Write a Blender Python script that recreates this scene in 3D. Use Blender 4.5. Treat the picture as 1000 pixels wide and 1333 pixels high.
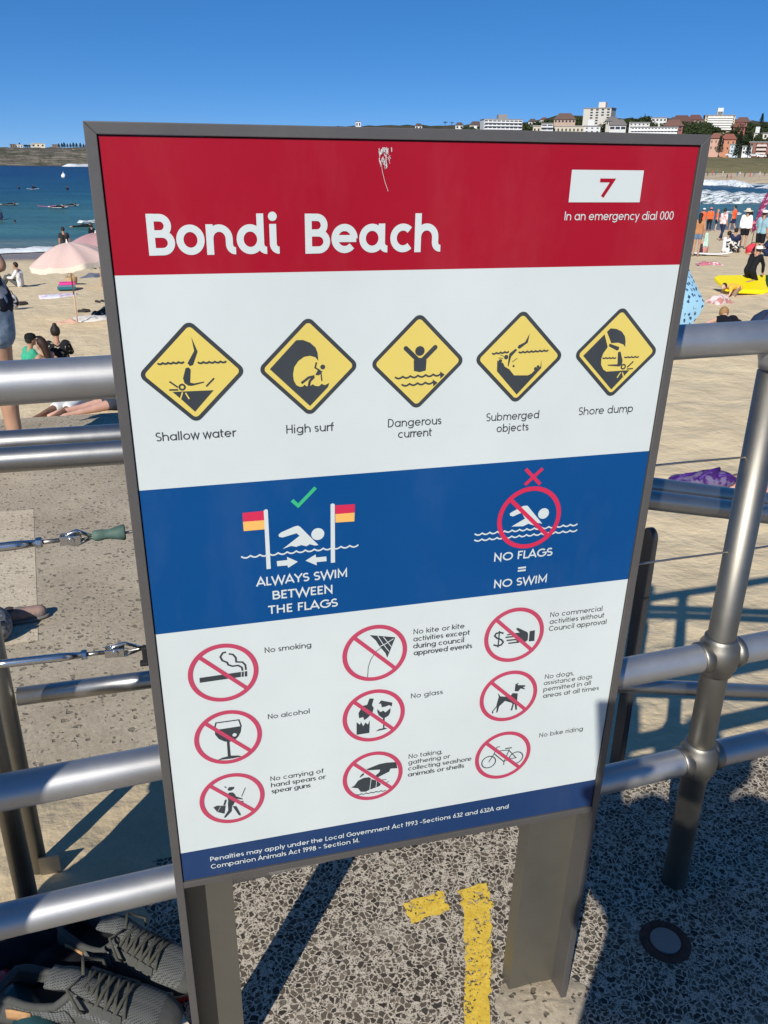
import bpy, bmesh, math, random
from math import sin, cos, pi, radians, sqrt, atan2
from mathutils import Vector, Matrix
from mathutils import noise as mnoise

for o in list(bpy.data.objects):
    bpy.data.objects.remove(o)
scene = bpy.context.scene
COL = scene.collection
rnd = random.Random(7)

# ------------------------------------------------------------------ camera, sky, sun, exposure
FPX = 1073.92
CAM = Vector((0.0562, -1.0353, 1.5929))
_yaw, _pitch, _roll = radians(14.618), radians(22.863), radians(0.651)
FW = Vector((sin(_yaw)*cos(_pitch), cos(_yaw)*cos(_pitch), -sin(_pitch)))
_r0 = Vector((cos(_yaw), -sin(_yaw), 0)); _u0 = _r0.cross(FW)
RT = _r0*cos(_roll) + _u0*sin(_roll)
UP = _u0*cos(_roll) - _r0*sin(_roll)
cam_d = bpy.data.cameras.new('camera')
cam = bpy.data.objects.new('camera', cam_d); COL.objects.link(cam)
cam.matrix_world = Matrix(((RT.x, UP.x, -FW.x, CAM.x), (RT.y, UP.y, -FW.y, CAM.y), (RT.z, UP.z, -FW.z, CAM.z), (0, 0, 0, 1)))
cam_d.sensor_fit = 'HORIZONTAL'; cam_d.sensor_width = 36.0; cam_d.lens = FPX/1000*36.0
cam_d.clip_start = 0.05; cam_d.clip_end = 30000
scene.camera = cam

SUN_EL, SUN_AZ = radians(34), radians(35.3)          # light travels towards +x +y
world = bpy.data.worlds.new('World'); scene.world = world; world.use_nodes = True
wn = world.node_tree.nodes; wl = world.node_tree.links
wn.clear()
sky = wn.new('ShaderNodeTexSky'); sky.sky_type = 'NISHITA'; sky.sun_disc = False
sky.sun_elevation = SUN_EL; sky.sun_rotation = radians(180)+SUN_AZ
sky.altitude = 0; sky.air_density = 0.4; sky.dust_density = 0.0; sky.ozone_density = 10.0
bg = wn.new('ShaderNodeBackground'); bg.inputs['Strength'].default_value = 0.15
sg = wn.new('ShaderNodeGamma'); sg.inputs[1].default_value = 0.55      # flatter, deeper blue seaside sky
sh = wn.new('ShaderNodeHueSaturation'); sh.inputs['Saturation'].default_value = 1.36
st = wn.new('ShaderNodeMix'); st.data_type = 'RGBA'; st.blend_type = 'MULTIPLY'; st.inputs[0].default_value = 1.0; st.inputs[7].default_value = (1.22, 1.31, 1.50, 1)
wo = wn.new('ShaderNodeOutputWorld')
wl.new(sky.outputs[0], sg.inputs[0]); wl.new(sg.outputs[0], sh.inputs['Color']); wl.new(sh.outputs[0], st.inputs[6]); wl.new(st.outputs[2], bg.inputs[0]); wl.new(bg.outputs[0], wo.inputs[0])

sun_d = bpy.data.lights.new('sun', 'SUN'); sun_d.energy = 5.0; sun_d.angle = radians(0.5); sun_d.color = (1.0, 0.95, 0.87)
sun = bpy.data.objects.new('sun', sun_d); COL.objects.link(sun)
SUND = Vector((sin(SUN_AZ)*cos(SUN_EL), cos(SUN_AZ)*cos(SUN_EL), -sin(SUN_EL)))
sun.rotation_euler = SUND.to_track_quat('-Z', 'Y').to_euler(); sun.location = (-20, -30, 40)
scene.view_settings.view_transform = 'Standard'; scene.view_settings.look = 'None'
scene.view_settings.exposure = 0.08; scene.view_settings.gamma = 1.0

# ------------------------------------------------------------------ helpers
def ray(px, py):
    return FW + RT*((px-500)/FPX) + UP*((666.5-py)/FPX)
def at_z(px, py, z):
    d = ray(px, py); return CAM + d*((z-CAM.z)/d.z)
def at_d(px, py, D):
    d = ray(px, py); return CAM + d*(D/sqrt(d.x*d.x+d.y*d.y))
def depth(p):
    return (Vector(p)-CAM).dot(FW)
def lerp(a, b, t): return a+(b-a)*t
def sstep(t): t = min(1, max(0, t)); return t*t*(3-2*t)
def pw(x, pts):
    if x <= pts[0][0]: return pts[0][1]
    for (a, va), (b, vb) in zip(pts, pts[1:]):
        if x <= b: return va+(vb-va)*(x-a)/(b-a)
    return pts[-1][1]
SH_N = Vector((-0.21, 0.978))                # shore normal (towards the sea)
SEA_Z = -3.6
def zsand(x, y):
    n = SH_N.x*x + SH_N.y*y
    right = pw(n, [(-2, -0.1), (0, -0.22), (2.2, -0.5), (6, -0.95), (25, -1.75), (42, -2.55), (57, SEA_Z), (90, -5.6)])
    left = pw(n, [(-2, -0.1), (0, -0.2), (5, -1.5), (18, -2.2), (25, -2.45), (40, -3.0), (56, SEA_Z), (90, -5.6)])
    t = sstep((x+1.0)/4.0)
    z = lerp(left, right, t)
    if n < 6 and x > 0.2: z -= 0.10*min(3.0, x-0.2)*sstep((6-n)/4)
    return z
LAND_X1, LAND_Y0, LAND_Y1 = 0.22, 0.60, 4.75
def zground(x, y):
    if y < LAND_Y0: return 0.0
    if x < LAND_X1 and y < LAND_Y1: return 0.0
    return zsand(x, y)
def gnd(px, py):
    d = ray(px, py); t = 0.3; last = t
    while t < 400:
        p = CAM + d*t
        if p.z < zground(p.x, p.y): break
        last = t; t *= 1.01
    for _ in range(30):
        m = (last+t)/2; p = CAM+d*m
        if p.z < zground(p.x, p.y): t = m
        else: last = m
    return CAM + d*t

def tag(o, label, cat, group=None):
    o['label'] = label; o['category'] = cat
    if group: o['group'] = group
    return o
def empty(name, loc, rz=0.0, label=None, cat=None, group=None):
    o = bpy.data.objects.new(name, None); COL.objects.link(o); o.location = loc; o.rotation_euler = (0, 0, rz)
    o.empty_display_size = 0.1
    if label: tag(o, label, cat, group)
    return o
def obj(name, bm, mats, parent=None, smooth=False, bevel=None):
    me = bpy.data.meshes.new(name); bmesh.ops.recalc_face_normals(bm, faces=bm.faces) if smooth != 'keep' else None
    bm.to_mesh(me); bm.free()
    if not isinstance(mats, (list, tuple)): mats = [mats]
    for m in mats: me.materials.append(m)
    if smooth:
        for p in me.polygons: p.use_smooth = True
    o = bpy.data.objects.new(name, me); COL.objects.link(o)
    if parent: o.parent = parent
    if bevel:
        b = o.modifiers.new('bevel', 'BEVEL'); b.width = bevel; b.segments = 2; b.limit_method = 'ANGLE'
    return o
def struct(o): o['kind'] = 'structure'; return o

def box(bm, c, s, rot=None, mi=0):
    M = Matrix.Translation(c) @ (rot.to_4x4() if rot else Matrix()) @ Matrix.Diagonal((s[0], s[1], s[2], 1))
    g = bmesh.ops.create_cube(bm, size=1.0, matrix=M)
    for f in {f for v in g['verts'] for f in v.link_faces}: f.material_index = mi
def frame_of(d):
    d = d.normalized(); a = Vector((0, 0, 1)) if abs(d.z) < 0.95 else Vector((1, 0, 0))
    x = d.cross(a).normalized(); return x, x.cross(d).normalized()
def tube(bm, pts, r, n=12, caps=True, mi=0, closed=False):
    pts = [Vector(p) for p in pts]; rings = []
    N = len(pts)
    for i, p in enumerate(pts):
        a = pts[i-1] if i > 0 or closed else p
        b = pts[(i+1) % N] if i < N-1 or closed else p
        d = (b-a)
        dn = d.normalized()
        if i == 0: x, y = frame_of(d)
        else: x = (x-dn*x.dot(dn)).normalized()
        y = dn.cross(x)
        rr = r[i] if isinstance(r, (list, tuple)) else r
        rings.append([bm.verts.new(p + x*cos(2*pi*k/n)*rr + y*sin(2*pi*k/n)*rr) for k in range(n)])
    M = N if closed else N-1
    for i in range(M):
        A, B = rings[i], rings[(i+1) % N]
        for k in range(n):
            f = bm.faces.new((A[k], A[(k+1) % n], B[(k+1) % n], B[k])); f.material_index = mi
    if caps and not closed:
        f = bm.faces.new(rings[0][::-1]); f.material_index = mi
        f = bm.faces.new(rings[-1]); f.material_index = mi
def lathe(bm, base, axis, prof, n=20, mi=0):
    base = Vector(base); axis = Vector(axis).normalized(); x, y = frame_of(axis); rings = []
    for (r, h) in prof:
        rings.append([bm.verts.new(base+axis*h+x*cos(2*pi*k/n)*max(r, 1e-5)+y*sin(2*pi*k/n)*max(r, 1e-5)) for k in range(n)])
    for A, B in zip(rings, rings[1:]):
        for k in range(n):
            f = bm.faces.new((A[k], A[(k+1) % n], B[(k+1) % n], B[k])); f.material_index = mi
    bm.faces.new(rings[0][::-1]).material_index = mi; bm.faces.new(rings[-1]).material_index = mi
def ellip(bm, c, s, rot=None, u=14, v=9, mi=0):
    M = Matrix.Translation(c) @ (rot.to_4x4() if rot else Matrix()) @ Matrix.Diagonal((s[0], s[1], s[2], 1))
    g = bmesh.ops.create_uvsphere(bm, u_segments=u, v_segments=v, radius=1.0, matrix=M)
    for f in {f for w in g['verts'] for f in w.link_faces}: f.material_index = mi
def BM(): return bmesh.new()

# ------------------------------------------------------------------ materials
def newmat(name):
    m = bpy.data.materials.new(name); m.use_nodes = True
    nt = m.node_tree; b = nt.nodes['Principled BSDF']
    return m, nt, b
def L(nt, a, b): nt.links.new(a, b)
def N(nt, t, **kw):
    n = nt.nodes.new(t)
    for k, v in kw.items(): setattr(n, k, v)
    return n
def ramp(nt, fac, stops, interp='LINEAR'):
    r = N(nt, 'ShaderNodeValToRGB'); r.color_ramp.interpolation = interp
    while len(r.color_ramp.elements) < len(stops): r.color_ramp.elements.new(0.5)
    for e, (p, c) in zip(r.color_ramp.elements, stops):
        e.position = p; e.color = (*c, 1) if len(c) == 3 else c
    L(nt, fac, r.inputs[0]); return r.outputs[0]
def coords(nt, obj_space=True, scale=None):
    tc = N(nt, 'ShaderNodeTexCoord')
    o = tc.outputs['Object']
    if not obj_space:
        o = N(nt, 'ShaderNodeNewGeometry').outputs['Position']
    if scale:
        mp = N(nt, 'ShaderNodeMapping'); mp.inputs['Scale'].default_value = scale; L(nt, o, mp.inputs[0]); o = mp.outputs[0]
    return o
def noise_tex(nt, vec, scale, detail=4, rough=0.55, dist=0.0):
    n = N(nt, 'ShaderNodeTexNoise'); n.inputs['Scale'].default_value = scale; n.inputs['Detail'].default_value = detail
    n.inputs['Roughness'].default_value = rough; n.inputs['Distortion'].default_value = dist
    if vec is not None: L(nt, vec, n.inputs['Vector'])
    return n.outputs['Fac']
def bump(nt, b, h, strength, dist):
    n = N(nt, 'ShaderNodeBump'); n.inputs['Strength'].default_value = strength; n.inputs['Distance'].default_value = dist
    L(nt, h, n.inputs['Height']); L(nt, n.outputs[0], b.inputs['Normal']); return n
def mixc(nt, fac, a, b, mode='MIX'):
    m = N(nt, 'ShaderNodeMix'); m.data_type = 'RGBA'; m.blend_type = mode
    if isinstance(fac, float): m.inputs[0].default_value = fac
    else: L(nt, fac, m.inputs[0])
    for s, i in ((a, 6), (b, 7)):
        if isinstance(s, tuple): m.inputs[i].default_value = (*s, 1)
        else: L(nt, s, m.inputs[i])
    return m.outputs[2]
def math_n(nt, op, a, b=None, c=None):
    m = N(nt, 'ShaderNodeMath'); m.operation = op
    for i, s in enumerate((a, b, c)):
        if s is None: continue
        if isinstance(s, (int, float)): m.inputs[i].default_value = s
        else: L(nt, s, m.inputs[i])
    return m.outputs[0]
_mc = {}
def plain(col, rough=0.6, metal=0.0, var=0.12, scale=20.0, bmp=0.0, spec=0.4, key=''):
    k = (tuple(round(c, 3) for c in col), rough, metal, var, scale, bmp, key)
    if k in _mc: return _mc[k]
    m, nt, b = newmat('surface')
    v = coords(nt); n = noise_tex(nt, v, scale, 5)
    c = ramp(nt, n, [(0.25, tuple(x*(1-var) for x in col)), (0.75, tuple(min(1, x*(1+var)) for x in col))])
    L(nt, c, b.inputs['Base Color']); b.inputs['Roughness'].default_value = rough; b.inputs['Metallic'].default_value = metal
    b.inputs['Specular IOR Level'].default_value = spec
    if bmp: bump(nt, b, n, bmp, 0.004)
    _mc[k] = m; return m
def steel(col, rough, streak=(2, 2, 60), key='', metal=1.0, spot=0.5):
    m, nt, b = newmat('steel'+key)
    v = coords(nt, True, streak); n = noise_tex(nt, v, 6, 3)
    n2 = noise_tex(nt, coords(nt), 9, 6, 0.65)
    c = ramp(nt, n2, [(0.3, tuple(x*(1-0.22*spot) for x in col)), (0.7, col)])
    sp = ramp(nt, noise_tex(nt, coords(nt), 60, 3, 0.7), [(0.66, (0, 0, 0)), (0.74, (1, 1, 1))])
    c = mixc(nt, math_n(nt, 'MULTIPLY', sp, 0.25*spot), c, tuple(x*0.45 for x in col))
    salt = ramp(nt, noise_tex(nt, coords(nt), 7, 8, 0.78), [(0.60, (0, 0, 0)), (0.70, (0.5,)*3)])
    c = mixc(nt, math_n(nt, 'MULTIPLY', salt, spot), c, tuple(min(1, x*0.75+0.06) for x in col))
    L(nt, c, b.inputs['Base Color']); b.inputs['Metallic'].default_value = metal
    r = math_n(nt, 'MULTIPLY_ADD', n2, 0.22, rough-0.1); L(nt, r, b.inputs['Roughness'])
    scr = noise_tex(nt, coords(nt, True, tuple(x*5 for x in streak)), 9, 2, 0.5)
    bump(nt, b, math_n(nt, 'ADD', n, math_n(nt, 'MULTIPLY', scr, 0.6)), 0.09, 0.001)
    return m
M_RAIL = steel((0.54, 0.54, 0.535), 0.47, key='_rail', metal=0.9)
M_POST = steel((0.29, 0.275, 0.24), 0.48, (60, 60, 2), '_post')
M_BAL = steel((0.40, 0.395, 0.38), 0.36, key='_balustrade', metal=0.95)
M_WIRE = steel((0.45, 0.42, 0.38), 0.4, (40, 40, 40), '_wire')
M_CHROME = steel((0.72, 0.71, 0.68), 0.2, key='_bright')
M_SIGNFR = steel((0.15, 0.142, 0.135), 0.45, (3, 3, 3), '_frame', metal=0.5)
M_SIGNPOST = steel((0.18, 0.17, 0.14), 0.45, (70, 70, 1.5), '_signpost', metal=0.6)
M_BLACK = plain((0.012, 0.012, 0.014), 0.7)

# ------------------------------------------------------------------ the setting: ground
def m_terrazzo():
    m, nt, b = newmat('pebble_concrete')
    v = coords(nt, False)
    # warp so that stones are not clean cells
    nz = N(nt, 'ShaderNodeTexNoise'); nz.inputs['Scale'].default_value = 38; nz.inputs['Detail'].default_value = 3; L(nt, v, nz.inputs['Vector'])
    vm = N(nt, 'ShaderNodeVectorMath'); vm.operation = 'MULTIPLY_ADD'; L(nt, nz.outputs['Color'], vm.inputs[0]); vm.inputs[1].default_value = (0.022,)*3; L(nt, v, vm.inputs[2])
    def stones(scale, th, rnd_):
        e = N(nt, 'ShaderNodeTexVoronoi'); e.feature = 'DISTANCE_TO_EDGE'; e.inputs['Scale'].default_value = scale; e.inputs['Randomness'].default_value = rnd_
        L(nt, vm.outputs[0], e.inputs['Vector'])
        c = N(nt, 'ShaderNodeTexVoronoi'); c.feature = 'F1'; c.inputs['Scale'].default_value = scale; c.inputs['Randomness'].default_value = rnd_
        L(nt, vm.outputs[0], c.inputs['Vector'])
        sep = N(nt, 'ShaderNodeSeparateColor'); L(nt, c.outputs['Color'], sep.inputs[0])
        keep = math_n(nt, 'GREATER_THAN', sep.outputs[0], 0.12)
        thv = math_n(nt, 'MULTIPLY_ADD', sep.outputs[1], 0.075, th)
        mask = N(nt, 'ShaderNodeMapRange'); mask.interpolation_type = 'SMOOTHSTEP'
        L(nt, e.outputs['Distance'], mask.inputs[0]); L(nt, thv, mask.inputs[1]); L(nt, math_n(nt, 'ADD', thv, 0.035), mask.inputs[2])
        return math_n(nt, 'MULTIPLY', mask.outputs[0], keep), sep
    m1, s1 = stones(78, 0.055, 1.0)
    m2, s2 = stones(185, 0.11, 1.0)
    stone = math_n(nt, 'MAXIMUM', m1, math_n(nt, 'MULTIPLY', m2, 0.8))
    sc = ramp(nt, s1.outputs[2], [(0.0, (0.034, 0.028, 0.021)), (0.2, (0.066, 0.052, 0.037)), (0.4, (0.105, 0.083, 0.058)), (0.55, (0.046, 0.040, 0.033)), (0.7, (0.15, 0.12, 0.083)), (0.85, (0.066, 0.057, 0.046)), (1.0, (0.21, 0.17, 0.12))])
    big = noise_tex(nt, v, 3.0, 4)
    mort = ramp(nt, noise_tex(nt, v, 90, 5, 0.7), [(0.3, (0.40, 0.34, 0.255)), (0.7, (0.68, 0.60, 0.48))])
    mort = mixc(nt, math_n(nt, 'MULTIPLY', big, 0.5), mort, (0.40, 0.35, 0.27))
    c = mixc(nt, stone, mort, sc)
    # sand and grout lying over some of it
    patch = ramp(nt, noise_tex(nt, v, 5.5, 6, 0.62), [(0.58, (0, 0, 0)), (0.72, (0.60, 0.60, 0.60))])
    c = mixc(nt, patch, c, (0.50, 0.44, 0.34))
    L(nt, c, b.inputs['Base Color']); b.inputs['Roughness'].default_value = 0.8; b.inputs['Specular IOR Level'].default_value = 0.25
    bump(nt, b, math_n(nt, 'SUBTRACT', noise_tex(nt, v, 200, 4), math_n(nt, 'MULTIPLY', stone, -0.8)), 0.5, 0.003)
    return m
def m_landing(k=1.0, name='pitted_concrete', pit=1.0):
    m, nt, b = newmat(name)
    v = coords(nt, False)
    base = ramp(nt, noise_tex(nt, v, 1.6, 8, 0.62), [(0.3, (0.34*k, 0.28*k, 0.20*k)), (0.5, (0.43*k, 0.365*k, 0.265*k)), (0.72, (0.53*k, 0.455*k, 0.335*k))])
    fine = ramp(nt, noise_tex(nt, v, 70, 6, 0.75), [(0.3, (0.72,)*3), (0.7, (1.15,)*3)])
    c = mixc(nt, 1.0, base, fine, 'MULTIPLY')
    nz = N(nt, 'ShaderNodeTexNoise'); nz.inputs['Scale'].default_value = 45; L(nt, v, nz.inputs['Vector'])
    vm = N(nt, 'ShaderNodeVectorMath'); vm.operation = 'MULTIPLY_ADD'; L(nt, nz.outputs['Color'], vm.inputs[0]); vm.inputs[1].default_value = (0.03,)*3; L(nt, v, vm.inputs[2])
    def pits(scale, lo, hi, cut):
        p = N(nt, 'ShaderNodeTexVoronoi'); p.inputs['Scale'].default_value = scale; L(nt, vm.outputs[0], p.inputs['Vector'])
        sep = N(nt, 'ShaderNodeSeparateColor'); L(nt, p.outputs['Color'], sep.inputs[0])
        sz = math_n(nt, 'MULTIPLY', sep.outputs[1], hi)
        mr = N(nt, 'ShaderNodeMapRange'); mr.interpolation_type = 'SMOOTHSTEP'; L(nt, p.outputs['Distance'], mr.inputs[0])
        L(nt, math_n(nt, 'ADD', sz, lo), mr.inputs[2]); L(nt, math_n(nt, 'ADD', sz, lo-0.12), mr.inputs[1]); mr.inputs[3].default_value = 1; mr.inputs[4].default_value = 0
        dens = noise_tex(nt, v, 1.4, 4, 0.6)
        on = math_n(nt, 'GREATER_THAN', math_n(nt, 'ADD', sep.outputs[0], math_n(nt, 'MULTIPLY', dens, 0.9)), cut)
        return math_n(nt, 'MULTIPLY', mr.outputs[0], on)
    p = math_n(nt, 'MAXIMUM', pits(30, 0.20, 0.2, 0.90), pits(64, 0.20, 0.22, 0.98))
    p = math_n(nt, 'MULTIPLY', p, pit)
    c = mixc(nt, math_n(nt, 'MULTIPLY', p, 0.66), c, (0.11*k, 0.092*k, 0.068*k))
    stain = ramp(nt, noise_tex(nt, v, 3.2, 5, 0.6, 0.4), [(0.62, (0, 0, 0)), (0.72, (0.35,)*3)])
    c = mixc(nt, stain, c, (0.55*k, 0.47*k, 0.32*k))
    L(nt, c, b.inputs['Base Color']); b.inputs['Roughness'].default_value = 0.9; b.inputs['Specular IOR Level'].default_value = 0.15
    bump(nt, b, math_n(nt, 'SUBTRACT', noise_tex(nt, v, 60, 6, 0.7), math_n(nt, 'MULTIPLY', p, 1.6)), 0.5, 0.006)
    return m
def m_sand(name='beach_sand', wet=True, k=1.0):
    m, nt, b = newmat(name)
    v = coords(nt, False)
    n1 = noise_tex(nt, v, 0.35, 5, 0.6); n2 = noise_tex(nt, v, 3.2, 6, 0.62); n3 = noise_tex(nt, v, 160, 3, 0.7)
    c = ramp(nt, n2, [(0.28, (0.62, 0.49, 0.295)), (0.5, (0.74, 0.60, 0.375)), (0.75, (0.82, 0.68, 0.44))])
    c = mixc(nt, math_n(nt, 'MULTIPLY', n1, 0.5), c, (0.64, 0.51, 0.325))
    c = mixc(nt, 0.22, c, ramp(nt, n3, [(0.3, (0.36, 0.28, 0.18)), (0.7, (0.74, 0.62, 0.44))]))
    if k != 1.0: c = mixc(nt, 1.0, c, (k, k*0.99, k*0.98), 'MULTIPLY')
    if wet:
        sx = N(nt, 'ShaderNodeSeparateXYZ'); L(nt, v, sx.inputs[0])
        z = math_n(nt, 'ADD', sx.outputs[2], math_n(nt, 'MULTIPLY', math_n(nt, 'SUBTRACT', noise_tex(nt, v, 0.12, 3), 0.5), 0.5))
        wetf = N(nt, 'ShaderNodeMapRange'); L(nt, z, wetf.inputs[0]); wetf.inputs[1].default_value = -3.18; wetf.inputs[2].default_value = -3.42
        c = mixc(nt, wetf.outputs[0], c, (0.235, 0.185, 0.145))
        r = N(nt, 'ShaderNodeMapRange'); L(nt, wetf.outputs[0], r.inputs[0]); r.inputs[3].default_value = 0.95; r.inputs[4].default_value = 0.35; L(nt, r.outputs[0], b.inputs['Roughness'])
    else: b.inputs['Roughness'].default_value = 0.95
    L(nt, c, b.inputs['Base Color']); b.inputs['Specular IOR Level'].default_value = 0.12
    h = math_n(nt, 'ADD', noise_tex(nt, v, 3.0, 4, 0.5), math_n(nt, 'MULTIPLY', noise_tex(nt, v, 11, 4, 0.6), 0.3))
    fp = N(nt, 'ShaderNodeTexVoronoi'); fp.feature = 'SMOOTH_F1'; fp.inputs['Scale'].default_value = 2.1; L(nt, v, fp.inputs['Vector'])
    h = math_n(nt, 'ADD', h, math_n(nt, 'MULTIPLY', fp.outputs['Distance'], 0.7))
    bump(nt, b, h, 0.6, 0.08)
    return m
M_TERR = m_terrazzo(); M_LAND = m_landing(); M_SLAB = m_landing(1.36, 'pale_concrete', 0.75); M_SAND = m_sand()

bm = BM()   # promenade slab, a strip with a real edge
box(bm, (0, -11.0+LAND_Y0/2+0.0, -0.15), (60, 22+LAND_Y0, 0.3))
struct(obj('promenade_pavement', bm, M_TERR))
bm = BM()
box(bm, (LAND_X1-4.5, (LAND_Y0+LAND_Y1)/2+0.0015, -1.254), (9.0, LAND_Y1-LAND_Y0-0.003, 2.5))
struct(obj('ramp_landing', bm, M_LAND))
bm = BM()   # paler slab let into the landing
q = [(-0.50, 1.75), (-0.675, 3.045), (-2.6, 3.2), (-2.6, 1.6)]
vs = [bm.verts.new((x, y, -0.0025)) for x, y in q]; bm.faces.new(vs)
struct(obj('pale_paving', bm, M_SLAB))

def sand_mesh():
    bm = BM(); na, nr = 150, 190; rows = []
    for j in range(nr+1):
        r = 0.9*(95/0.9)**(j/nr); row = []
        for i in range(na+1):
            a = radians(-48 + 118*i/na) ; x = r*sin(a); y = -1.0+r*cos(a)
            z = zsand(x, y)
            am = 0.012+0.070*sstep((r-5)/10)
            if r > 30: am *= max(0.15, 1-(r-30)/25)
            z += am*(mnoise.noise((x*1.7, y*2.2, 0.3))+0.7*mnoise.noise((x*4.1, y*5.3, 2.1))-0.9*max(0, mnoise.noise((x*2.6, y*2.6, 7))-0.25))
            if y < LAND_Y0+0.02: z = min(z, -0.22)
            if x < LAND_X1-0.02 and LAND_Y0 < y < LAND_Y1-0.02: z = min(z, -0.6)
            row.append(bm.verts.new((x, y, z)))
        rows.append(row)
    for A, B in zip(rows, rows[1:]):
        for i in range(na): bm.faces.new((A[i], A[i+1], B[i+1], B[i]))
    return bm
struct(obj('beach_sand', sand_mesh(), M_SAND, smooth=True))

def heap(name, pts_fn, nx, ny, mat):
    bm = BM(); rows = []
    for j in range(ny+1):
        rows.append([bm.verts.new(pts_fn(i/nx, j/ny)) for i in range(nx+1)])
    for A, B in zip(rows, rows[1:]):
        for i in range(nx): bm.faces.new((A[i], A[i+1], B[i+1], B[i]))
    return obj(name, bm, mat, smooth=True)
def drift(s, t):                                     # blown sand piled along the pavement edge at the left
    x = lerp(-1.9, -0.04, s); y = lerp(0.30, 0.92, t)
    h = 0.028*sin(pi*t)**0.8*(0.75+0.5*mnoise.noise((x*3, y*3, 1)))*min(1, (1-s)*7)
    h += 0.008*mnoise.noise((x*9, y*12, 4))*sin(pi*t)
    y += 0.05*mnoise.noise((x*4, 7, t))*(1 if t > 0.5 else 0.5)
    return (x, y, max(-0.004, h-0.004)+0.001)
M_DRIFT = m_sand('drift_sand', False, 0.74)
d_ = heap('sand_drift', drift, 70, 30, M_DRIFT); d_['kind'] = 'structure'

# ------------------------------------------------------------------ sea
def m_sea():
    m, nt, b = newmat('sea_water')
    v = coords(nt, False)
    cd = N(nt, 'ShaderNodeVectorMath'); cd.operation = 'DOT_PRODUCT'; L(nt, v, cd.inputs[0]); cd.inputs[1].default_value = (SH_N.x, SH_N.y, 0)
    off = math_n(nt, 'MULTIPLY_ADD', noise_tex(nt, coords(nt, False, (0.3, 1, 1)), 0.05, 3), 60, -30)
    d = math_n(nt, 'ADD', cd.outputs['Value'], off)
    mr = N(nt, 'ShaderNodeMapRange'); L(nt, d, mr.inputs[0]); mr.inputs[1].default_value = 54; mr.inputs[2].default_value = 470
    c = ramp(nt, mr.outputs[0], [(0.0, (0.125, 0.155, 0.125)), (0.03, (0.062, 0.155, 0.150)), (0.16, (0.034, 0.120, 0.132)), (0.28, (0.015, 0.070, 0.112)), (0.7, (0.006, 0.036, 0.095)), (1.0, (0.005, 0.030, 0.085))])
    vs = coords(nt, False, (0.22, 1.0, 1))
    pat = ramp(nt, noise_tex(nt, vs, 0.22, 5, 0.6), [(0.35, (0.72,)*3), (0.68, (1.25,)*3)])
    c = mixc(nt, 1.0, c, pat, 'MULTIPLY')
    L(nt, c, b.inputs['Base Color']); b.inputs['Roughness'].default_value = 0.28; b.inputs['IOR'].default_value = 1.33; b.inputs['Specular IOR Level'].default_value = 0.22
    h = math_n(nt, 'ADD', noise_tex(nt, vs, 0.9, 6, 0.62), math_n(nt, 'MULTIPLY', noise_tex(nt, coords(nt, False, (0.5, 1, 1)), 3.2, 4), 0.3))
    bump(nt, b, h, 1.0, 0.55)
    return m
M_SEA = m_sea()
def swell(x, y):
    n = SH_N.x*x+SH_N.y*y; t = SH_N.y*x-SH_N.x*y
    a = 0.16*sstep((n-52)/25)
    w = a*(sin(n*0.42+0.5*sin(t*0.05))+0.6*sin(n*0.19+t*0.03))
    return w*max(0, 1-n/700)
bm = BM(); rows = []
for j in range(171):
    r = 44*(6500/44)**(j/170)
    rows.append([])
    for i in range(121):
        a = radians(-40+100*i/120); x = r*sin(a); y = r*cos(a)
        rows[-1].append(bm.verts.new((x, y, SEA_Z+swell(x, y)+0.04*mnoise.noise((x*.3, y*.4, 0)))))
for A, B in zip(rows, rows[1:]):
    for i in range(120): bm.faces.new((A[i], A[i+1], B[i+1], B[i]))
struct(obj('sea', bm, M_SEA, smooth=True))

def m_foam(name='sea_foam', dens=0.45):
    m, nt, b = newmat(name)
    v = coords(nt, False, (0.5, 1, 1))
    n = noise_tex(nt, v, 1.5, 7, 0.72)
    a = ramp(nt, n, [(dens-0.05, (0, 0, 0)), (dens+0.10, (1, 1, 1))])
    c = ramp(nt, noise_tex(nt, v, 4, 5), [(0.3, (0.60, 0.66, 0.67)), (0.7, (0.84, 0.86, 0.86))])
    L(nt, c, b.inputs['Base Color']); b.inputs['Roughness'].default_value = 0.9
    L(nt, a, b.inputs['Alpha'])
    return m
M_FOAM = m_foam('sea_foam', 0.38); M_FOAM2 = m_foam('thin_foam', 0.45)
def wave(name, D, pxa, pxb, hgt, width, mat, seed, rag=0.5):
    """a breaking wave: a ridge of white water lying along the shore direction at distance D"""
    bm = BM(); n = 70; rows = []
    for i in range(n+1):
        px = lerp(pxa, pxb, i/n); p = at_d(px, 230, D*(1+0.05*mnoise.noise((px*0.02, seed, 0))))
        e = min(1, 6*i/n, 6*(1-i/n))
        row = []
        to = Vector((p.x-CAM.x, p.y-CAM.y, 0)).normalized()
        for k in range(9):
            s = k/8-0.5; w = width*(1+rag*mnoise.noise((px*0.05, seed, 3)))*e
            h = hgt*e*(1+rag*mnoise.noise((px*0.08, seed, 5)))*max(0, cos(pi*s))**0.7
            q = p+to*(s*w); row.append(bm.verts.new((q.x, q.y, SEA_Z+swell(q.x, q.y)+0.06+h+0.10*hgt*mnoise.noise((px*.4, k, seed)))))
        rows.append(row)
    for A, B in zip(rows, rows[1:]):
        for k in range(8): bm.faces.new((A[k], A[k+1], B[k+1], B[k]))
    o = obj(name, bm, mat, smooth=True); struct(o); return o
wave('wave_foam', 300, 905, 985, 1.5, 9, M_FOAM, 1)
wave('wave_foam', 265, 985, 1080, 0.9, 6, M_FOAM, 2)
wave('wave_foam', 158, 880, 1130, 1.6, 16, M_FOAM2, 3, 0.3)
wave('wave_foam', 118, 950, 975, 0.15, 3, M_FOAM2, 4)
wave('wave_foam', 325, 920, 1080, 0.35, 14, M_FOAM2, 12)
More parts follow.
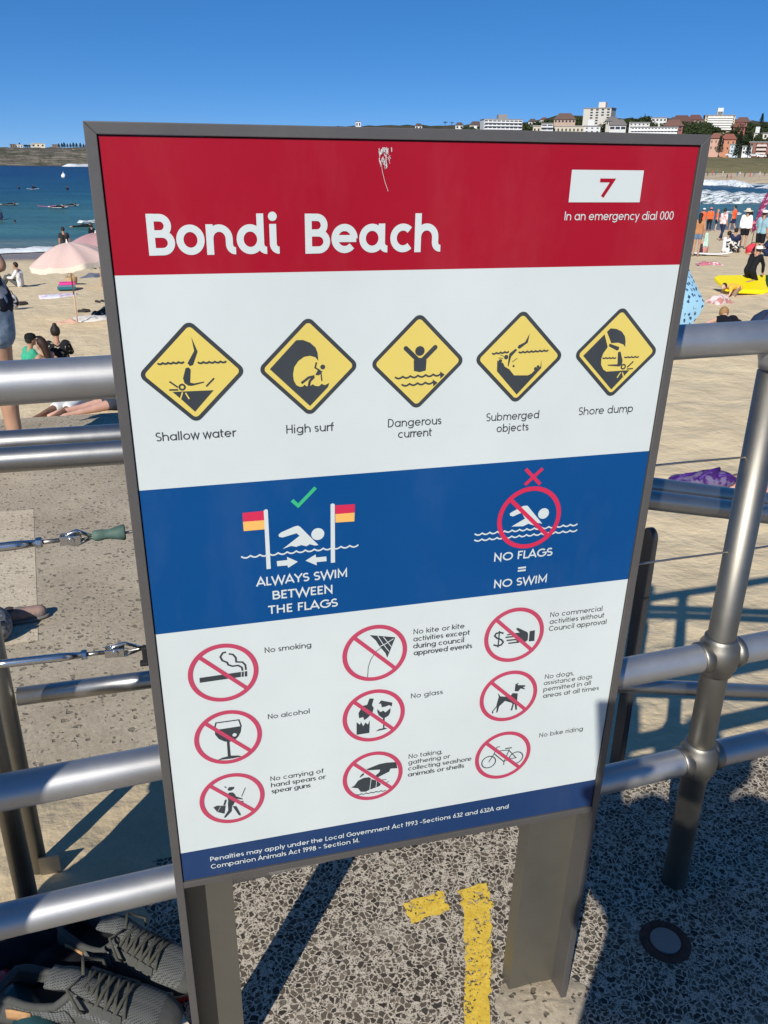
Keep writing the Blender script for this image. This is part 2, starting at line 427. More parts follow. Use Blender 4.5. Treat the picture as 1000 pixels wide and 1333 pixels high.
bm = BM(); rows = []                                  # the wash on the sand at the left
for i in range(81):
    t = i/80; x = lerp(-14, 26, t)
    n0 = 54.4+1.0*mnoise.noise((x*0.22, 3, 0))+0.45*mnoise.noise((x*1.1, 5, 0))
    y0 = (n0+0.21*x)/0.978; row = []
    for k in range(6):
        w = (1.0+0.6*mnoise.noise((x*0.9, 1, 0)))*k/5*1.9
        y = y0+w; z = max(zsand(x, y), SEA_Z)+0.05+0.22*sin(pi*k/5)*(1+mnoise.noise((x*1.3, k, 0)))
        row.append(bm.verts.new((x, y, z)))
    rows.append(row)
for A, B in zip(rows, rows[1:]):
    for k in range(5): bm.faces.new((A[k], A[k+1], B[k+1], B[k]))
struct(obj('shore_foam', bm, M_FOAM, smooth=True))
wave('wave_foam', 80, 92, 122, 0.2, 1.6, M_FOAM2, 8)
wave('wave_foam', 900, 82, 130, 2.2, 20, M_FOAM, 9)

# ------------------------------------------------------------------ far land
def m_rock():
    m, nt, b = newmat('cliff_rock')
    v = coords(nt, False, (0.02, 0.02, 0.35)); n = noise_tex(nt, v, 2.0, 6, 0.65)
    n2 = noise_tex(nt, coords(nt, False, (0.05, 0.05, 0.12)), 1.6, 6, 0.7)
    c = ramp(nt, n, [(0.3, (0.075, 0.068, 0.058)), (0.5, (0.14, 0.125, 0.10)), (0.62, (0.24, 0.21, 0.17)), (0.75, (0.10, 0.092, 0.08))])
    c = mixc(nt, ramp(nt, n2, [(0.48, (0, 0, 0)), (0.6, (0.8,)*3)]), c, (0.055, 0.068, 0.040))
    L(nt, c, b.inputs['Base Color']); b.inputs['Roughness'].default_value = 0.95; b.inputs['Specular IOR Level'].default_value = 0.1
    bump(nt, b, n2, 1.0, 4.0); return m
def m_veg(cols, sc=0.05, name='hillside_scrub'):
    m, nt, b = newmat(name)
    n = noise_tex(nt, coords(nt, False), sc, 8, 0.7)
    c = ramp(nt, n, [(0.3+0.4*i/(len(cols)-1), q) for i, q in enumerate(cols)])
    L(nt, c, b.inputs['Base Color']); b.inputs['Roughness'].default_value = 0.95; b.inputs['Specular IOR Level'].default_value = 0.1
    bump(nt, b, n, 1.0, 3.0); return m
M_ROCK = m_rock()
M_VEG = m_veg([(0.020, 0.028, 0.015), (0.04, 0.05, 0.025), (0.085, 0.072, 0.05), (0.03, 0.04, 0.02)])
M_LAWN = m_veg([(0.12, 0.115, 0.055), (0.20, 0.175, 0.095), (0.155, 0.14, 0.07), (0.25, 0.215, 0.13)], 0.08, 'dry_lawn')
M_FARSAND = m_veg([(0.48, 0.38, 0.25), (0.58, 0.47, 0.33), (0.54, 0.43, 0.29)], 0.1, 'far_sand')
CREST = [(-250, 190), (0, 190), (115, 190), (300, 174), (450, 164), (560, 163), (640, 163), (690, 158), (728, 149.5), (760, 151), (800, 153), (850, 153), (880, 155), (930, 156), (1000, 158), (1300, 160)]
def land(name, cols, prof, mat, rough=0.0, seed=0, sub=1):
    bm = BM(); rows = []
    for px in cols:
        row = []
        for (D, py) in prof(px):
            if py == 'sea': p = at_d(px, 300, D); p.z = SEA_Z-0.6
            else: p = at_d(px, py, D)
            if rough and py != 'sea': p.z += rough*mnoise.noise((px*0.11, D*0.03, seed))
            row.append(bm.verts.new(p))
        rows.append(row)
    for A, B in zip(rows, rows[1:]):
        for i in range(len(A)-1): bm.faces.new((A[i], A[i+1], B[i+1], B[i]))
    return struct(obj(name, bm, mat, smooth=True))
land('headland', [x*4 for x in range(-50, 50)], lambda px: [(985, 'sea'), (990, 211.3+px*0.03), (995, 209), (1000, 207.0), (1004, 203), (1012, 201.5), (1016, 198.5), (1030, 197+1.2*mnoise.noise((px*.07, 1, 0))), (1034, 195+1.2*mnoise.noise((px*.06, 3, 0))), (1060, 193.3+0.8*mnoise.noise((px*.06, 5, 0))), (1100, 191.6+0.9*mnoise.noise((px*.05, 8, 0))), (1250, 194), (1400, 215)], M_ROCK, 1.6, 3)
def dmid(px): return pw(px, [(130, 1000), (300, 900), (600, 800), (850, 472), (1300, 464)])
land('far_beach', range(820, 1320, 10), lambda px: [(352, 'sea'), (357, 236.5), (372, 231), (390, 226.0), (396, 225.2)], M_FARSAND, 0.1, 1)
land('park_lawn', range(820, 1320, 10), lambda px: [(395.5, 227), (396.5, 224.0), (420, 214.5), (440, 208.5), (456, 205.0)], M_LAWN, 0.3, 2)
def hillprof(px):
    D0 = dmid(px); c = pw(px, CREST); b0 = pw(px, [(130, 210), (600, 212), (820, 207), (1300, 205.5)])
    o = [(D0-40, 'sea')] if px < 830 else [(457.5, 208.0)]
    for k in range(11):
        s = k/10; o.append((D0+s*260, lerp(b0, c, s**0.85)))
    o.append((D0+300, c+1)); o.append((D0+450, c+10)); return o
land('hillside', range(150, 1330, 10), hillprof, M_VEG, 2.2, 5)
def hill_z(px, D):
    D0 = dmid(px); c = pw(px, CREST); b0 = pw(px, [(130, 210), (600, 212), (820, 207), (1300, 205.5)])
    s = min(1, max(0, (D-D0)/260)); return at_d(px, lerp(b0, c, s**0.85), D).z
def hill_d(px, py):
    """distance at which the hillside surface shows at this height of the picture"""
    D0 = dmid(px); c = pw(px, CREST); b0 = pw(px, [(130, 210), (600, 212), (820, 207), (1300, 205.5)])
    s = min(1, max(0, (py-b0)/(c-b0)))**(1/0.85); return D0+s*260

# ------------------------------------------------------------------ the sign
def paint(name, col, rough=0.38, var=0.05, dust=0.0):
    m, nt, b = newmat(name); v = coords(nt)
    n = noise_tex(nt, v, 3, 6, 0.6)
    c = ramp(nt, n, [(0.3, tuple(x*(1-var) for x in col)), (0.7, tuple(min(1, x*(1+var)+0.004) for x in col))])
    film = ramp(nt, noise_tex(nt, coords(nt, True, (1, 1, 0.35)), 5.5, 7, 0.7), [(0.50, (0, 0, 0)), (0.72, (0.035,)*3)])
    c = mixc(nt, film, c, (0.42, 0.42, 0.41))
    sp = ramp(nt, noise_tex(nt, v, 120, 2, 0.8), [(0.70, (0, 0, 0)), (0.78, (0.25,)*3)])
    c = mixc(nt, sp, c, tuple(x*0.55+0.05 for x in col))
    L(nt, c, b.inputs['Base Color']); b.inputs['Specular IOR Level'].default_value = 0.24
    r = math_n(nt, 'MULTIPLY_ADD', noise_tex(nt, v, 7, 5), 0.2, rough-0.1); L(nt, r, b.inputs['Roughness'])
    return m
P_WHITE = paint('white_enamel', (0.58, 0.63, 0.62)); P_RED = paint('red_enamel', (0.33, 0.004, 0.018)); P_BLUE = paint('blue_enamel', (0.0, 0.060, 0.215))
P_NAVY = paint('navy_enamel', (0.014, 0.042, 0.125)); P_YEL = paint('yellow_enamel', (0.68, 0.54, 0.13)); P_DARK = paint('charcoal_print', (0.040, 0.048, 0.055))
P_RING = paint('faded_red_print', (0.46, 0.055, 0.11)); P_ORG = paint('orange_print', (0.80, 0.44, 0.12)); P_GRN = paint('green_print', (0.04, 0.42, 0.20)); P_FRED = paint('flag_red_print', (0.58, 0.025, 0.08))
PM = {'k': P_DARK, 'y': P_YEL, 'w': P_WHITE, 'r': P_FRED, 'o': P_ORG, 'g': P_GRN, 'R': P_RING, 'b': P_BLUE, 'n': P_NAVY, 'H': P_RED}
HB = 0.5288
class Art:
    """flat print on the panel; millimetres from the panel's lower left corner"""
    def __init__(s): s.bm = BM(); s.z = 0.0004; s.mats = []
    def mi(s, k):
        if k not in s.mats: s.mats.append(k)
        return s.mats.index(k)
    def P(s, u, v): return (u/1000, -s.z, HB+v/1000)
    def step(s): s.z += 0.00002
    def poly(s, k, pts):
        s.step(); f = s.bm.faces.new([s.bm.verts.new(s.P(*p)) for p in pts]); f.material_index = s.mi(k)
    def disc(s, k, c, r, n=28): s.poly(k, [(c[0]+r*cos(2*pi*i/n), c[1]+r*sin(2*pi*i/n)) for i in range(n)])
    def stroke(s, k, w, pts, closed=False):
        s.step(); P = []
        for p in pts:
            p = Vector(p)
            if not P or (p-P[-1]).length > 1e-4: P.append(p)
        if closed and (P[0]-P[-1]).length < 1e-4: P.pop()
        n = len(P); Lf = []; Rt = []
        for i in range(n):
            a = P[i-1] if (i > 0 or closed) else None; b = P[(i+1) % n] if (i < n-1 or closed) else None
            if a is None: t = (b-P[i]).normalized(); q = Vector((-t.y, t.x))*(w/2)
            elif b is None: t = (P[i]-a).normalized(); q = Vector((-t.y, t.x))*(w/2)
            else:
                t1 = (P[i]-a).normalized(); t2 = (b-P[i]).normalized(); m = Vector((-t1.y-t2.y, t1.x+t2.x))
                if m.length < 1e-3: m = Vector((-t1.y, t1.x))
                m.normalize(); cs = max(0.35, m.dot(Vector((-t1.y, t1.x)))); q = m*(w/2/cs)
            Lf.append(s.bm.verts.new(s.P(*(P[i]+q)))); Rt.append(s.bm.verts.new(s.P(*(P[i]-q))))
        mi = s.mi(k)
        for i in range(n if closed else n-1):
            j = (i+1) % n; f = s.bm.faces.new((Lf[i], Rt[i], Rt[j], Lf[j])); f.material_index = mi
    def ring(s, k, w, c, r, n=64): s.stroke(k, w, [(c[0]+r*cos(2*pi*i/n), c[1]+r*sin(2*pi*i/n)) for i in range(n)], True)
    def waves(s, k, w, a, b, n):
        a, b = Vector(a), Vector(b); d = (b-a); l = d.length/n; t = d.normalized(); q = Vector((-t.y, t.x)); pts = []
        for i in range(n):
            for j in range(7):
                f = j/6
                if i and j == 0: continue
                pts.append(a+t*(l*(i+f))-q*(l*0.22*(sin(pi*f)-0.45)))
        s.stroke(k, w, pts)
    def items(s, data):
        for it in data:
            c, kind, w, pts = it[:4]; k = c[0]
            if kind == 'P': s.poly(k, pts)
            elif kind == 'S':
                s.stroke(k, w, pts)
                if c.endswith('r') and len(c) > 1: s.disc(k, pts[0], w/2)
            elif kind == 'W': s.waves(k, w, pts[0], pts[1], it[4])
            elif kind == 'C': s.disc(k, pts[0], w)
            elif kind == 'R': s.ring(k, it[4], pts[0], w)
    def done(s, name, parent):
        o = obj(name, s.bm, [PM[k] for k in s.mats], parent, smooth='keep')
        for p in o.data.polygons: p.use_smooth = False
        return o

def arc(cx, cy, rx, ry, a0, a1, n=None):
    n = n or max(4, int(abs(a1-a0)/15)); return [(cx+rx*cos(radians(a0+(a1-a0)*i/n)), cy+ry*sin(radians(a0+(a1-a0)*i/n))) for i in range(n+1)]
def glyph(ch, w, X, tail):
    h = w/2; sb = 0.025 if tail else 0.065; R = X/2-h; s0 = sb+h; c = sb+X/2; m = X/2; dn = -0.27
    def stemtail(x, top): return [(x, top), (x, 0.16+h)]+arc(x+0.16, 0.16+h, 0.16, 0.16, 180, 270, 6)+[(x+0.17, h)] if tail else [(x, top), (x, 0)]
    tl = 0.11 if tail else 0
    def arch(x0, rx, X=X): return [(x0, X-h-rx)]+arc(x0+rx, X-h-rx, rx, rx, 180, 0, 12)
    bowl = arc(c, m, R, R, 0, 360, 30)
    G = {
     ' ': (0.34, []), 'o': (X+2*sb, [bowl]),
     'a': (X+2*sb+tl, [bowl, stemtail(c+R, X)]),
     'b': (X+2*sb, [bowl, [(c-R, 1.0), (c-R, 0)]]),
     'c': (X*0.9+2*sb, [arc(c, m, R, R, 46, 314, 24)]),
     'd': (X+2*sb+tl, [bowl, stemtail(c+R, 1.0)]),
     'e': (X+2*sb, [arc(c, m, R, R, 0, 318, 26), [(c-R, m), (c+R+h*0.6, m)]]),
     'f': (0.44, [[(0.2, 0), (0.2, 0.8)]+arc(0.2+0.2-h, 0.8, 0.2-h, 0.2-h, 180, 80, 8), [(0.04, X-h), (0.40, X-h)]]),
     'g': (X+2*sb, [bowl, [(c+R, X), (c+R, 0.0)]+arc(c, 0.0, R, 0.27-h, 0, -150, 12)]),
     'h': (X*0.88+2*sb+tl, [[(s0, 1.0), (s0, 0)], arch(s0, 0.26)[:-1]+stemtail(s0+0.52, X-h-0.26)]),
     'i': (w+2*sb+0.02+tl*1.3, [stemtail(s0, X), 'dot']),
     'j': (w+2*sb+0.02, [[(s0, X), (s0, -0.1)]+arc(s0-0.14, -0.1, 0.14, 0.14, 0, -90, 6), 'dot']),
     'k': (0.58, [[(s0, 1.0), (s0, 0)], [(s0, X*0.38), (0.52, X)], [(0.24, X*0.58), (0.56, 0)]]),
     'l': (w+2*sb+0.01, [[(s0, 1.0), (s0, 0)]]),
     'm': (1.06+sb, [[(s0, X), (s0, 0)], arch(s0, 0.23)+[(s0+0.46, 0)], arch(s0+0.46, 0.23)+[(s0+0.92, 0)]]),
     'n': (X*0.88+2*sb+tl, [[(s0, X), (s0, 0)], arch(s0, 0.26)[:-1]+stemtail(s0+0.52, X-h-0.26)]),
     'p': (X+2*sb, [bowl, [(c-R, X), (c-R, dn)]]),
     'r': (0.40, [[(s0, X), (s0, 0)], [(s0, X-h-0.25)]+arc(s0+0.25, X-h-0.25, 0.25, 0.25, 180, 72, 8)]),
     's': (0.52, [arc(0.26, X-h-(X-2*h)/4, 0.19-h/2, (X-2*h)/4, 35, 270, 14)+arc(0.26, h+(X-2*h)/4, 0.19-h/2, (X-2*h)/4, 90, -145, 14)]),
     't': (0.42, [[(0.16, 0.92), (0.16, 0.2)]+arc(0.16+0.2-h, 0.2, 0.2-h, 0.2-h, 180, 280, 8), [(0.03, X-h), (0.38, X-h)]]),
     'u': (X*0.88+2*sb, [[(s0, X), (s0, h+0.26)]+arc(s0+0.26, h+0.26, 0.26, 0.26, 180, 360, 12), [(s0+0.52, X), (s0+0.52, 0)]]),
     'v': (0.58, [[(0.04, X), (0.29, 0.02), (0.54, X)]]),
     'w': (0.90, [[(0.04, X), (0.24, 0.02), (0.45, X), (0.66, 0.02), (0.86, X)]]),
     'x': (0.56, [[(0.04, X), (0.52, 0)], [(0.52, X), (0.04, 0)]]),
     'y': (0.58, [[(0.04, X), (0.30, 0.02)], [(0.54, X), (0.17, dn)]]),
     'A': (0.78, [[(0.03, 0), (0.39, 0.98), (0.75, 0)], [(0.15, 0.29), (0.63, 0.29)]]),
     'B': (0.74 if tail else 0.70, [[(s0, 1), (s0, 0)], [(s0, 1-h), (0.36, 1-h)]+arc(0.36, 0.76-h/2, 0.20, 0.24-h/2, 90, -90, 12)+[(s0, 0.52)], [(s0, 0.52), (0.40, 0.52)]+arc(0.40, 0.26+h/2, 0.23, 0.26-h/2, 90, -90, 12)+[(s0, h)]]),
     'C': (0.86, [arc(0.5, 0.5, 0.5-sb/2-h, 0.5-h, 48, 312, 26)]),
     'D': (0.80, [[(s0, 1), (s0, 0)], [(s0, 1-h), (0.32, 1-h)]+arc(0.32, 0.5, 0.42-h, 0.5-h, 90, -90, 18)+[(s0, h)]]),
     'E': (0.56, [[(s0, 1), (s0, 0)], [(s0, 1-h), (0.52, 1-h)], [(s0, 0.51), (0.47, 0.51)], [(s0, h), (0.52, h)]]),
     'F': (0.53, [[(s0, 1), (s0, 0)], [(s0, 1-h), (0.51, 1-h)], [(s0, 0.5), (0.46, 0.5)]]),
     'G': (0.92, [arc(0.5, 0.5, 0.5-sb/2-h, 0.5-h, 48, 360, 28)+[(0.56, 0.5)]]),
     'H': (0.80, [[(s0, 1), (s0, 0)], [(0.73-h, 1), (0.73-h, 0)], [(s0, 0.5), (0.73-h, 0.5)]]),
     'I': (w+2*sb, [[(s0, 1), (s0, 0)]]),
     'L': (0.52, [[(s0, 1), (s0, h), (0.50, h)]]),
     'M': (0.98, [[(s0, 0), (s0, 0.96), (0.49, 0.22), (0.91-h, 0.96), (0.91-h, 0)]]),
     'N': (0.82, [[(s0, 0), (s0, 0.94), (0.75-h, 0.06), (0.75-h, 1)]]),
     'O': (1.02, [arc(0.51, 0.5, 0.48-h, 0.5-h, 0, 360, 34)]),
     'P': (0.64, [[(s0, 1), (s0, 0)], [(s0, 1-h), (0.34, 1-h)]+arc(0.34, 0.72-h/2, 0.25, 0.28-h/2, 90, -90, 12)+[(s0, 0.44)]]),
     'S': (0.62, [arc(0.31, 0.75-h/2, 0.25-h/2, 0.25-h/2, 35, 270, 16)+arc(0.31, 0.25+h/2, 0.26-h/2, 0.25-h/2, 90, -145, 16)]),
     'T': (0.64, [[(0.32, 1), (0.32, 0)], [(0.03, 1-h), (0.61, 1-h)]]),
     'W': (1.18, [[(0.03, 1), (0.31, 0.03), (0.59, 0.96), (0.87, 0.03), (1.15, 1)]]),
     'Y': (0.72, [[(0.03, 1), (0.36, 0.46), (0.69, 1)], [(0.36, 0.46), (0.36, 0)]]),
     '0': (0.66, [arc(0.33, 0.5, 0.29-h, 0.5-h, 0, 360, 28)]), '1': (0.36, [[(0.06, 0.82), (0.22, 0.97), (0.22, 0)]]),
     '2': (0.58, [arc(0.29, 0.72, 0.24-h, 0.28-h, 165, -30, 14)+[(0.06, h), (0.54, h)]]),
     '3': (0.58, [arc(0.27, 0.74, 0.22-h/2, 0.26-h, 150, -90, 14), arc(0.27, 0.26, 0.25-h/2, 0.26-h/2, 90, -150, 14)]),
     '4': (0.64, [[(0.44, 0), (0.44, 0.97), (0.06, 0.26), (0.60, 0.26)]]),
     '6': (0.62, [arc(0.31, 0.30, 0.27-h, 0.30-h, 0, 360, 24), [(0.06+h, 0.36), (0.40, 1.0)]]),
     '7': (0.54, [[(0.03, 1-h), (0.48, 1-h), (0.17, 0)]]),
     '8': (0.60, [arc(0.30, 0.75, 0.21-h/2, 0.25-h, 0, 360, 22), arc(0.30, 0.27, 0.26-h/2, 0.27-h/2, 0, 360, 22)]),
     '9': (0.62, [arc(0.31, 0.70, 0.27-h, 0.30-h, 0, 360, 24), [(0.56-h, 0.64), (0.22, 0.0)]]),
     '.': (0.20, [[(0.10, 0), (0.10, w)]]), ',': (0.20, [[(0.13, w), (0.07, -0.12)]]), '-': (0.52, [[(0.05, 0.36), (0.45, 0.36)]]),
     '=': (0.5, [[(0.02, 0.16), (0.48, 0.16)], [(0.02, 0.62), (0.48, 0.62)]]),
    }
    return G[ch]
def text(art, k, s, u0, u1, v, cap, wt=0.10, X=0.70, tail=False, track=0.0):
    adv = [glyph(c, wt, X, tail)[0]+track for c in s]; tot = sum(adv)-(0.05 if tail else 0.13)
    sx = (u1-u0)/tot; x = u0-(0.025 if tail else 0.065)*sx
    for c, a in zip(s, adv):
        for st in glyph(c, wt, X, tail)[1]:
            if st == 'dot':
                cx = x+((0.025 if tail else 0.065)+wt/2)*sx; r = wt*0.62*cap
                art.disc(k, (cx, v+0.93*cap), r, 16); continue
            st = [(x+p[0]*sx, v+p[1]*cap) for p in st]
            cl = len(st) > 8 and abs(st[0][0]-st[-1][0])+abs(st[0][1]-st[-1][1]) < 1e-3
            art.stroke(k, wt*(sx+cap)/2, st, cl)
        x += a*sx

